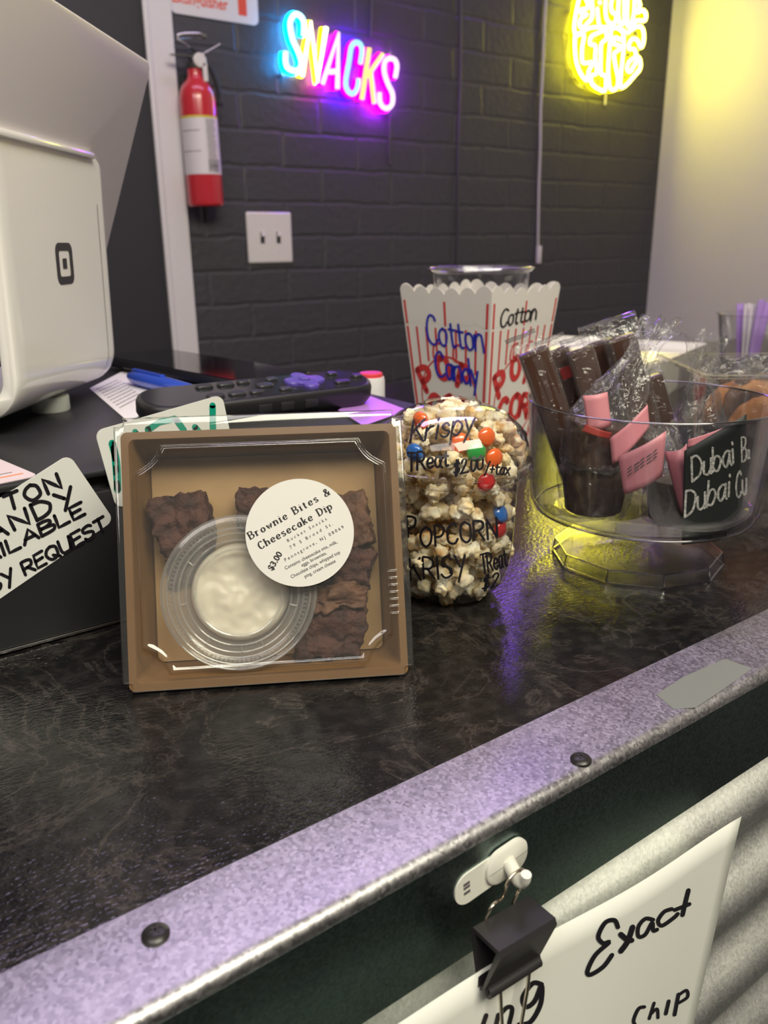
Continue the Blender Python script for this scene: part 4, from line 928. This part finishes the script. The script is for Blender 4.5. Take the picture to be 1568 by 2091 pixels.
# ------------------------------------------------------------------ clear bin with wrapped cookies behind the bowl
bp_ = onz(1523, 1089, 0); GM = frame(Vector((bp_.x + .004, bp_.y + .046, 0)), Vector((.80, -.60, 0)), Vector((.60, .80, 0)))
t = thing('clear_bin', 'clear rectangular plastic bin of wrapped cookies at the right edge behind the pedestal bowl', 'bin', GM)
bw_, bd_, bh_ = .16, .12, .105; m = MB()
m.loft([[Vector((x, y, z)) for x, y in rrect(bw_ - i, bd_ - i, .006, 4, bw_ / 2, bd_ / 2)] for i, z in ((.012, 0), (.010, .022), (.0, bh_), (-.006, bh_), (-.006, bh_ + .002), (.004, bh_ + .002), (.014, .023), (.016, .020))], None, True, True); m.build('bin', 'acrylic', t, smooth=30)
def cookie(label, px, py, b, sz, pk, sd):
    c = hit(px, py, GM @ Vector((bw_ / 2, b, 0)), GM.col[1].to_3d()); M = frame(c, GM.col[0].to_3d(), (0, 0, 1))
    t = thing('wrapped_cookie', label, 'cookie', M, 'wrapped cookies in the clear bin'); m = MB()
    m.ico((0, 0, 0), 1, 4, lambda q: 1 + .05 * noise.noise(q * 5 + Vector((sd, 0, 0))) + .03 * noise.noise(q * 14), (sz / 2, sz / 2, .008)); m.build('cookie', 'cookie', t, smooth=70)
    q = M.inverted() @ hit(*pk, c, GM.col[1].to_3d()); cr = crumple(0, sd, .0018, 80); R = []
    for y, ww, tt in ((-sz * .62, sz * .3, .003), (-sz * .55, sz * .52, .010), (0, sz * .60, .0115), (sz * .5, sz * .52, .010), (sz * .75, sz * .34, .009), (q.y * .8, sz * .2, .006), (q.y, sz * .36, .008)):
        f = max(0, y / q.y); R.append([cr(Vector((math.cos(a * PI / 18) * ww + q.x * f, y, math.sin(a * PI / 18) * tt))) for a in range(36)])
    m = MB(); m.loft(R); m.build('wrapper', 'cellophane', t, smooth=22); return t
cookie('wrapped golden cookie at the right frame edge, nearest in the clear bin', 1558, 884, .026, .058, (1562, 745), 4)
cookie('wrapped reddish brown cookie left of the golden one, standing in the clear bin', 1510, 850, .054, .060, (1497, 762), 9)
cookie('wrapped brown cookie at the back of the clear bin by the frame edge', 1556, 838, .084, .062, (1572, 752), 14)
cookie('dark wrapped cookie low in the clear bin under the golden one', 1620, 893, .056, .040, (1622, 860), 19).children[0].data.materials[0] = MATS['chocolate']

# white tray and the cup of sticks at the far right
tp = [onz(x, y, .05) for x, y in ((1336, 850), (1420, 740))]
YM = frame(Vector((.80, .60, 0)), (.94, .34, 0), (-.34, .94, 0))
t = thing('serving_tray', 'white tray glowing yellow under the neon light, behind the bowl and before the white wall', 'tray', YM)
m = MB(); m.loft([[Vector((x, y, z)) for x, y in rrect(.34 - i, .24 - i, .012, 5, .17, .12)] for i, z in ((.02, 0), (0, .052), (-.004, .054), (.004, .054), (.014, .045), (.03, .040))], None, True, True); m.build('tray', 'tray_white', t, smooth=30)
SCp = Vector((1.375, .80, 0)); t = thing('straw_cup', 'clear plastic cup of purple and white sticks at the right edge by the white wall', 'cup', SCp)
m = MB(); m.lathe([(0, .002), (.040, .002), (.041, .0), (.043, .001), (.0545, .076), (.0575, .0775), (.0575, .0795), (.0540, .0795), (.0520, .074), (.0415, .004)], 48); m.build('cup', 'clear_plastic', t, smooth=50)
rg4 = random.Random(12)
lb_ = [('purple', 'leftmost purple stick in the clear cup by the white wall'), ('white', 'white stick next to the leftmost purple one in the cup'), ('white', 'white stick in the middle left of the clear cup of sticks'), ('white', 'thin white stick in the middle of the clear cup of sticks'), ('white', 'white stick just left of the right purple stick in the cup'),
       ('purple', 'tallest purple stick at the right side of the clear cup of sticks'), ('purple', 'purple stick at the far right of the clear cup, by the frame edge')]
for k, (cn, lb) in enumerate(lb_):
    px = (1511, 1522, 1529, 1535, 1542, 1556, 1570)[k]; top = (620, 621, 619, 621, 622, 612, 618)[k]
    a_ = hit(px, top, SCp - FW * (.012 if k % 2 else -.004), FW); b_ = Vector((SCp.x + (a_.x - SCp.x) * .55, SCp.y + (a_.y - SCp.y) * .55, .004)); v = a_ - b_
    m = MB(); wd = .0115 if cn == 'purple' else .0045; m.box((0, v.length / 2, 0), (wd, v.length, .003), .0008); o = m.build('stick', 'straw_' + cn, None, smooth=30); o.matrix_world = frame(b_, RT - v * (RT.dot(v) / v.length_squared), v)
    tag(o, lb, 'stick', 'sticks in the clear cup')

# ------------------------------------------------------------------ front of the counter: hook, clip, paper
hk = [ony(x, y, .1760) for x, y in ((935, 1832), (1068, 1738))]; hc = (hk[0] + hk[1]) / 2
HM = frame(Vector((.1752, .1764, -.0195)), (1, 0, .09), (0, 0, 1)); 
t = thing('adhesive_hook', 'small white adhesive hook stuck on the steel edging above the paper sign', 'hook', HM)
m = MB(); m.prism(rrect(.034, .0135, .0064, 8, -.001, 0), 0, .0006); m.build('adhesive_strip', 'hook_white', t, smooth=0)
m = MB(); m.loft([[Vector((x, y, z)) for x, y in rrect(.0205 - i, .0150 - i, .0066, 8, .0068, .0010)] for i, z in ((0, .0006), (0, .0018), (.002, .0026))], None, True, True); m.build('hook_base', 'hook_white', t, smooth=40)
m = MB(); m.tube(smoothline([(.0065, .002, .002), (.0065, -.0005, .0045), (.0065, -.0035, .0075), (.0065, -.0015, .0105), (.0065, .0025, .0115)], 5), [.0028] * 8 + [.0024] * 6 + [.002] * 7, 12, flat=1.0); m.build('hook_prong', 'hook_white', t, smooth=60)
m = MB()
for y in (-.002, .001, .003): m.box((-.0125, y * .8, .00065), (.0030, .0012, .0001))
m.build('printed_mark', 'grey_ink', t, smooth=0)
PX0 = ony(1518, 1670, .163); PX1 = ony(850, 2067, .163); u = (PX0 - PX1).normalized(); PWD = .279; PHT = .216
QM = frame(PX0 - u * PWD - Vector((-u.z, 0, u.x)) * PHT, u, Vector((-u.z, 0, u.x)))
t = thing('paper_sign', 'white paper sign lettered Exact, clipped up before the corrugated steel', 'sign', QM)
def pw(x, y): 
    dx = -.012 * (1 - y / PHT) * (x / PWD); return Vector((x + dx, y, .004 * math.sin(PI * x / PWD) * (1 - y / PHT) + .0012 * math.sin(x * 40)))
m = MB(); m.grid(30, 16, lambda s, q: pw(s * PWD, q * PHT)); m.build('sheet', 'paper_white', t, smooth=60, thick=.0003)
def fp(x, y):
    p = pixl(QM, x, y, .0); z = pw(p.x, min(max(p.y, 0), PHT)).z; p = pixl(QM, x, y, z + .0005); return p
m = MB(); 
pstroke(m, [(1262, 1893), (1255, 1879), (1236, 1884), (1222, 1912), (1232, 1926), (1244, 1924), (1216, 1950), (1200, 1982), (1206, 1990), (1232, 1974), (1250, 1950)], 9, fp)
pstroke(m, [(1268, 1908), (1280, 1918), (1290, 1920)], 11, fp); pstroke(m, [(1292, 1893), (1282, 1922), (1268, 1942)], 11, fp)
pstroke(m, [(1334, 1878), (1318, 1876), (1304, 1892), (1304, 1912), (1318, 1908), (1332, 1884), (1334, 1900), (1342, 1898)], 8, fp)
pstroke(m, [(1372, 1856), (1356, 1862), (1344, 1880), (1352, 1890), (1376, 1874), (1384, 1866)], 8, fp)
pstroke(m, [(1406, 1818), (1400, 1842), (1394, 1868)], 9, fp); pstroke(m, [(1378, 1858), (1408, 1846)], 8, fp)
pstroke(m, [(993, 2073), (984, 2100)], 9, fp); pstroke(m, [(1018, 2072), (1012, 2098)], 9, fp); pstroke(m, [(1016, 2080), (1034, 2058), (1046, 2060), (1040, 2090)], 9, fp)
pstroke(m, [(1106, 2010), (1088, 2008), (1068, 2036), (1074, 2056), (1092, 2044), (1106, 2012), (1104, 2050), (1084, 2086), (1060, 2092)], 10, fp)
pstroke(m, [(1316, 2056), (1304, 2060), (1294, 2084), (1300, 2096)], 7, fp); pstroke(m, [(1336, 2048), (1326, 2080)], 6, fp); pstroke(m, [(1330, 2070), (1342, 2060), (1344, 2078)], 6, fp)
pstroke(m, [(1366, 2044), (1360, 2070)], 7, fp); pstroke(m, [(1386, 2030), (1378, 2072)], 7, fp); pstroke(m, [(1386, 2032), (1402, 2022), (1404, 2036), (1386, 2048)], 6, fp)
m.build('handwriting', 'marker_black', t, smooth=0)
# binder clip
ca_ = ony(1000, 1926, .160); cb_ = ony(1115, 1858, .160); u = (cb_ - ca_).normalized(); CWd = (cb_ - ca_).length
KM = frame((ca_ + cb_) / 2 + Vector((0, .0015, 0)), u, Vector((-u.z, 0, u.x)))       # x along, y up, z towards the viewer
t = thing('binder_clip', 'black binder clip hanging from the white hook and gripping the paper sign', 'clip', KM)
m = MB(); sec_ = [(.0, .0042), (-.0012, .0048), (-.020, -.0012), (-.0215, -.0004), (-.0222, -.0004), (-.0212, -.0022), (-.0012, -.0046)]
outer = [(0.0, .006), (-.002, .0072), (-.0205, .0012), (-.0225, .0022), (-.0232, .001), (-.0215, -.0002), (-.0018, .0048), (-.0018, -.0060), (-.0215, -.0016), (-.0232, -.0028), (-.0225, -.0040), (-.0205, -.0030), (-.002, -.0084), (.0, -.0072)]
h = CWd / 2; m.loft([[Vector((x, y, z)) for y, z in outer] for x in (-h, h)], None, True, True); m.build('body', 'clip_black', t, smooth=0)
m = MB()
for z in (.0016, -.0034): m.tube([(-h * .92, -.0222, z), (h * .92, -.0222, z)], .0022, 10)
m.build('jaw', 'clip_black', t, smooth=60)
hkp = KM.inverted() @ (HM @ Vector((.0065, -.0005, .0070)))
m = MB(); m.tube(smoothline([(-.008, -.0215, -.0040), (-.0075, -.008, -.0095), (-.0065, .006, -.006), (hkp.x - .0045, hkp.y - .010, hkp.z - .002), (hkp.x - .0052, hkp.y - .003, hkp.z), (hkp.x - .0025, hkp.y + .0006, hkp.z), (hkp.x + .0025, hkp.y + .0006, hkp.z), (hkp.x + .0052, hkp.y - .003, hkp.z), (hkp.x + .0045, hkp.y - .010, hkp.z - .002), (.0065, .006, -.006), (.0075, -.008, -.0095), (.008, -.0215, -.0040)], 5), .0007, 8)
m.build('wire_handle', 'wire_steel', t, smooth=60)
m = MB(); m.tube(smoothline([(-.0075, -.0215, .0022), (-.0068, -.030, .0030), (-.0050, -.044, .0035), (-.0050, -.0505, .0035), (0, -.0535, .0035), (.0050, -.0505, .0035), (.0050, -.044, .0035), (.0068, -.030, .0030), (.0075, -.0215, .0022)], 5), .0007, 8)
m.build('wire_handle', 'wire_steel', t, smooth=60)

# ------------------------------------------------------------------ things on the back wall
# fire extinguisher
EX = ony(413, 300, 1.735); ER = .0375
EM = Matrix.Translation((.8010, 1.735, .280)) @ Matrix.Rotation(-.012, 4, 'Y')
t = thing('fire_extinguisher', 'red fire extinguisher with printed label hanging on the black brick wall', 'fire extinguisher', EM)
m = MB(); m.lathe([(0, .002), (.034, .0), (.0365, .002), (ER, .006), (ER, .205), (.0355, .218), (.030, .231), (.0205, .241), (.0165, .247), (.0158, .252), (.0158, .262), (0, .262)], 48); m.build('cylinder', 'red_paint', t, smooth=40)
m = MB(); m.lathe([(ER + .0003, .062), (ER + .0003, .172)], 48); lb = m.build('label', 'ext_label', t, smooth=40)
m = MB(); m.lathe([(ER + .0005, .169), (ER + .0005, .173)], 48); m.build('yellow_band', 'yellow_print', lb, smooth=40)
def cyl(a, z, o_=.0006): return Vector(((ER + o_) * math.cos(a), (ER + o_) * math.sin(a), z))
m = MB(); ra0 = math.atan2(-1.5, -.62)        # angle of the side facing the counter
rg5 = random.Random(4)
def arc(a0, a1, z, hh):
    n = 6; m.add([cyl(a0 + (a1 - a0) * k / n, z + e) for e in (-hh / 2, hh / 2) for k in range(n + 1)], [[k, k + 1, n + 2 + k, n + 1 + k] for k in range(n)])
arc(ra0 - 1.2, ra0 - .05, .145, .0012); arc(ra0 - 1.2, ra0 - .05, .106, .0012)
for k in range(30):
    z = .165 - k * .0033; arc(ra0 + .28 + rg5.uniform(0, .05), ra0 + .95 - rg5.uniform(0, .2), z, .0011)
for k in range(9):
    z = .088 - k * .0026
    for j in range(5): arc(ra0 + .3 + j * .16, ra0 + .3 + j * .16 + rg5.uniform(.04, .13), z, .0018)
m.build('label_print', 'grey_ink', lb, smooth=0)
m = MB(); m.lathe([(.0135, .262), (.0175, .263), (.0175, .272), (.012, .276), (.012, .290), (0, .290)], 28); m.build('valve', 'black_rubber', t, smooth=40)
m = MB(); dl = Vector((-.035, -.010)); 
m.loft([[Vector((x, y, z)) for x, y in ((-.052, -.006), (-.052, .006), (.012, .009), (.012, -.009))] for z in (.283, .2855)], None, True, True); m.build('carry_handle', 'chrome', t, smooth=0)
m = MB(); m.tube(smoothline([(.010, 0, .290), (-.012, 0, .305), (-.030, 0, .318), (.010, -.004, .324), (.028, -.004, .322)], 4), [.005] * 17, 8, flat=.35); m.build('squeeze_lever', 'chrome', t, smooth=60)
m = MB(); m.tube([(.006, -.012, .284), (.052, -.018, .310)], .0018, 8); m.build('safety_pin', 'chrome', t, smooth=60)
m = MB(); m.lathe([(0, 0), (.0135, 0), (.0140, .004), (.012, .006), (0, .006)], 28, Matrix.Translation((.004, -.016, .276)) @ Matrix.Rotation(PI / 2, 4, 'X')); m.build('gauge', 'plate_white', t, smooth=40)
m = MB(); m.box((.013, -.021, .255), (.010, .002, .034), .001, Matrix.Rotation(.0, 4, 'Y')); m.build('pull_tag', 'plate_white', t, smooth=0)
m = MB(); m.tube(smoothline([(.012, -.004, .276), (.028, -.010, .268), (.040, -.012, .240), (.046, -.010, .208), (.047, -.008, .196)], 5), [.0052] * 16 + [.0068] * 5, 10); m.build('hose', 'black_rubber', t, smooth=60)
m = MB(); m.box((0, .041, .16), (.03, .008, .2), .002); m.build('wall_bracket', 'black_rubber', t, smooth=0)

NM = frame(Vector((.7735, 1.7795, .6495)), (1, 0, 0), (0, 0, 1))
t = thing('extinguisher_sign', 'white wall sign reading Extinguisher in red above the fire extinguisher', 'sign', NM)
m = MB(); m.prism(rrect(.2, .26, .012, 5, .100, .130), 0, .0025); m.build('sign_board', 'sign_white', t, smooth=0)
m = MB(); printed(m, 'Extinguisher', (.004, .020), 0, .0315, .80, None, .0028, .0006); m.build('lettering', 'red_print', t, smooth=0)
m = MB(); m.box((.163, .090, .0028), (.020, .150, .0003)); m.build('arrow', 'red_print', t, smooth=0)

SM = frame(Vector((.974, 1.7795, .2160)), (1, 0, 0), (0, 0, 1))
t = thing('light_switch_plate', 'white double light switch plate on the black brick wall', 'light switch', SM)
m = MB(); m.loft([[Vector((x, y, z)) for x, y in rrect(.116 - i, .112 - i, .004, 4)] for i, z in ((0, 0), (0, .003), (.006, .006))], None, True, True); m.build('plate', 'plate_white', t, smooth=30)
for sx in (-.021, .021):
    m = MB(); m.box((sx, 0, .006), (.0105, .025, .0006)); m.build('toggle_slot', 'slot_dark', t, smooth=0)
    m = MB(); m.box((sx, .004, .0095), (.0065, .0095, .010), .0015, Matrix.Translation((0, 0, 0)) @ Matrix.Rotation(-.3, 4, 'X')); m.build('toggle', 'plate_white', t, smooth=0)
    for sy in (-.030, .030):
        m = MB(); m.lathe([(.0030, .0058), (.0028, .0068), (0, .0072)], 14, Matrix.Translation((sx, sy, 0))); m.build('screw', 'plate_white', t, smooth=0)

# neon signs (LED rope lettering on clear acrylic)
NY = 1.742
def npt(px, py, y=NY): p = ony(px, py, y); return p
def neon(name, label, strokes, outline, cat='neon sign'):
    """strokes: (colour base, colour core, [pixel points])"""
    c = npt(*outline[0][0]); t = thing(name, label, cat, (c.x, NY, c.z)); off = Vector((c.x, NY, c.z))
    for pts, mt in outline[1:]: pass
    return t, off
def neon_tube(t, off, P, base, core, nm, r=.0052, sm=True, n=7):
    Q = [npt(x, y) - off for x, y in P]; Q = smoothline(Q, n) if sm else Q
    m = MB(); m.tube([q + Vector((0, .010, 0)) for q in Q], r * 1.25, 8); b = m.build('tube_base', base, t, smooth=60)
    m = MB(); m.tube(Q, r, 8); o = m.build('tube_core', core, b, smooth=60); b.name = nm; return b
emat('neon_core_lemon', (1.0, .90, .07), 30); emat('neon_core_yellow', (1.0, .96, .50), 4); emat('neon_core_pink', (1.0, .72, .95), 1.5); emat('neon_core_ice', (.38, .85, 1.0), 1.3); emat('neon_core_orange', (1, .70, .22), 1.5); emat('neon_core_cyan', (.45, 1, 1), 3)
emat('neon_cyan', (.0, .35, 1.0), 20); emat('neon_yellow', (1.0, .80, .0), 6); emat('neon_pink', (1.0, .0, .45), 30); emat('neon_blue', (.01, .0, 1.0), 100); emat('neon_red', (1.0, .0, .08), 9); emat('neon_purple', (.40, .0, 1.0), 65); emat('neon_lemon', (1.0, .88, .0), 6)
def s1(cx, cy): return (540 + cx / 3.4087, cy / 3.4087)
A0 = npt(700, 130); off = Vector((A0.x, NY, A0.z))
t = thing('snacks_neon_sign', 'multicoloured neon sign reading SNACKS on the black brick wall', 'neon sign', off)
for nm, base, core, polys in (
    ('neon_letter', 'neon_cyan', 'neon_core_cyan', [([(272, 246), (272, 150), (240, 104), (205, 105), (178, 160), (195, 270), (238, 370), (256, 440), (238, 485), (200, 492), (160, 470), (146, 420), (148, 360)], 1)]),
    ('neon_letter', 'neon_yellow', 'neon_core_yellow', [([(262, 528), (322, 160), (370, 560), (428, 192)], 0)]),
    ('neon_letter', 'neon_pink', 'neon_core_pink', [([(404, 582), (516, 238), (508, 616)], 0), ([(448, 500), (512, 496)], 0)]),
    ('neon_letter', 'neon_blue', 'neon_core_ice', [([(668, 442), (680, 350), (664, 305), (635, 296), (606, 325), (590, 420), (566, 570), (580, 630), (608, 652), (636, 635), (652, 590), (655, 548)], 1)]),
    ('neon_letter', 'neon_red', 'neon_core_orange', [([(678, 690), (730, 336)], 0), ([(824, 378), (716, 530)], 0), ([(738, 500), (766, 722)], 0)]),
    ('neon_letter', 'neon_purple', 'neon_core_pink', [([(910, 540), (922, 460), (905, 415), (870, 407), (838, 430), (834, 500), (858, 580), (890, 650), (890, 720), (862, 752), (830, 748), (804, 710), (800, 645)], 1)])):
    first = None
    for P, sm in polys:
        Q = [npt(*s1(*p)) - off for p in P]; Q = smoothline(Q, 6) if sm else Q
        if first is None: mb1 = MB(); mb2 = MB(); first = 1
        mb1.tube([q + Vector((0, .012, 0)) for q in Q], .0082, 8); mb2.tube(Q, .0054, 8)
    b = mb1.build(nm, base, t, smooth=60); mb2.build('glowing_tube', core, b, smooth=60)
m = MB()
oc_ = [npt(*s1(*p)) - off for p in ((90, 520), (130, 60), (300, 60), (480, 150), (760, 270), (960, 350), (950, 800), (780, 790), (520, 680), (250, 580))]
m.prism([(q.x, q.z) for q in oc_], -.0245, -.0205, Matrix.Rotation(PI / 2, 4, 'X') @ Matrix.Scale(1, 4)); m.build('acrylic_backing', 'board_acrylic', t, smooth=0)
for q in (oc_[1], oc_[5], oc_[6], oc_[0]): m = MB(); m.tube([q * .86 + Vector((0, .016, 0)), q * .86 + Vector((0, .0375, 0))], .004, 10); m.build('standoff', 'chrome', t, smooth=40)
def s2(cx, cy): return (1140 + cx / 7.127, cy / 7.127)
A1 = npt(1240, 60); off2 = Vector((A1.x, NY, A1.z))
t = thing('yellow_neon_sign', 'bright yellow egg shaped neon sign with hand drawn words ending in LIFE, by the corner', 'neon sign', off2)
YS = [[(240, 530), (370, 500), (345, 700), (345, 880), (390, 920), (480, 905), (480, 960), (440, 1040), (420, 1170), (330, 1080), (262, 900), (240, 700), (240, 540)],
      [(690, 430), (600, 470), (480, 530), (460, 640), (540, 670), (535, 850), (560, 1060), (480, 1100), (490, 1220), (600, 1300), (680, 1310), (690, 1110), (620, 1070), (615, 850), (625, 640), (700, 560), (690, 430)],
      [(770, 420), (745, 700), (725, 1000), (745, 1250), (795, 1310), (850, 1270), (870, 1150), (830, 950), (812, 780), (890, 720), (880, 660), (812, 640), (825, 545), (920, 580), (945, 490), (870, 405), (770, 420)],
      [(950, 500), (950, 700), (930, 900), (900, 1250), (980, 1240), (1080, 1130), (1185, 1000), (1185, 870), (1130, 830), (1030, 900), (1000, 1000), (1045, 1045), (1110, 940), (1150, 870)],
      [(1000, 480), (1150, 385), (1230, 430), (1240, 600), (1200, 690), (1160, 600), (1095, 560), (1035, 620), (1030, 710), (1110, 720), (1130, 820)],
      [(300, -20), (255, 200), (230, 400), (262, 500), (400, 430), (500, 400), (680, 395), (820, 400), (960, 450)],
      [(400, -20), (430, 60), (420, 120), (330, 140), (340, 200), (420, 210), (330, 270), (310, 370), (360, 400), (430, 330), (490, 250), (490, 60), (480, -40)],
      [(565, 110), (575, 240), (595, 370)], [(595, 20), (612, 50)],
      [(690, -30), (685, 150), (700, 270), (750, 340), (820, 330), (845, 220), (780, 170), (765, 60), (790, -30)],
      [(880, -40), (870, 200), (900, 350), (950, 330), (960, 200), (960, -40)], [(1010, -40), (1000, 200), (1010, 380), (1060, 350), (1100, 180), (1110, -40)],
      [(1150, -40), (1185, 80), (1150, 180), (1230, 150), (1272, 210), (1250, 300), (1140, 300), (1080, 380)],
      [(300, -20), (340, -140), (480, -260), (700, -320), (920, -300), (1080, -200), (1150, -40)], [(420, -60), (560, -150), (760, -180), (960, -140), (1040, -50)]]
m1 = MB(); m2 = MB()
for P in YS:
    Q = smoothline([npt(*s2(*p)) - off2 for p in P], 4); m1.tube([q + Vector((0, .011, 0)) for q in Q], .0062, 6); m2.tube(Q, .0040, 6)
b = m1.build('neon_lettering', 'neon_lemon', t, smooth=60); m2.build('glowing_tube', 'neon_core_lemon', b, smooth=60)
oc_ = [npt(*s2(*p)) - off2 for p in ((160, 460), (240, 100), (300, -160), (500, -320), (900, -330), (1140, -120), (1310, 200), (1290, 600), (1200, 1050), (960, 1290), (740, 1370), (500, 1310), (330, 1200), (200, 950))]
m = MB(); m.prism([(q.x, q.z) for q in oc_], -.0245, -.0205, Matrix.Rotation(PI / 2, 4, 'X')); m.build('acrylic_backing', 'board_acrylic', t, smooth=0)
m = MB()
for q in (oc_[1], oc_[6], oc_[8], oc_[12]): m.tube([q * .9 + Vector((0, .016, 0)), q * .9 + Vector((0, .0375, 0))], .004, 10)
m.build('wall_standoffs', 'chrome', t, smooth=40)

# cables on the wall
def cable(label, P, r, mt, plug=False):
    Q = smoothline([ony(x, y, 1.774) for x, y in P], 5); o = Q[0].copy(); t = thing('power_cable', label, 'cable', o)
    m = MB(); m.tube([q - o for q in Q], r, 8); m.build('cord', mt, t, smooth=60)
    if plug: m = MB(); e_ = Q[-1] - o; m.box((e_.x, e_.y - .004, e_.z), (.012, .014, .05), .003); m.build('plug', 'plate_white', t, smooth=40)
cable('pale grey power cable hanging down the brick wall left of the yellow neon sign', [(1122, -90), (1112, 40), (1109, 130), (1104, 220), (1103, 300), (1100, 390), (1098, 520)], .0038, 'cable_grey', True)
cable('black painted cable running straight down the brick wall right of the SNACKS sign', [(942, -80), (941, 60), (940, 170), (936, 300), (935, 420), (934, 560)], .0036, 'cable_black')
cable('short black cable hanging under the last letter of the SNACKS sign', [(797, 228), (796, 260), (795, 300), (795, 336)], .0032, 'cable_black')
cable('black cable rising from the top of the SNACKS sign', [(757, 76), (758, 40), (761, -40)], .0032, 'cable_black')
cable('short cable hanging under the yellow neon sign', [(1236, 186), (1236, 200), (1235, 214)], .0034, 'cable_grey')
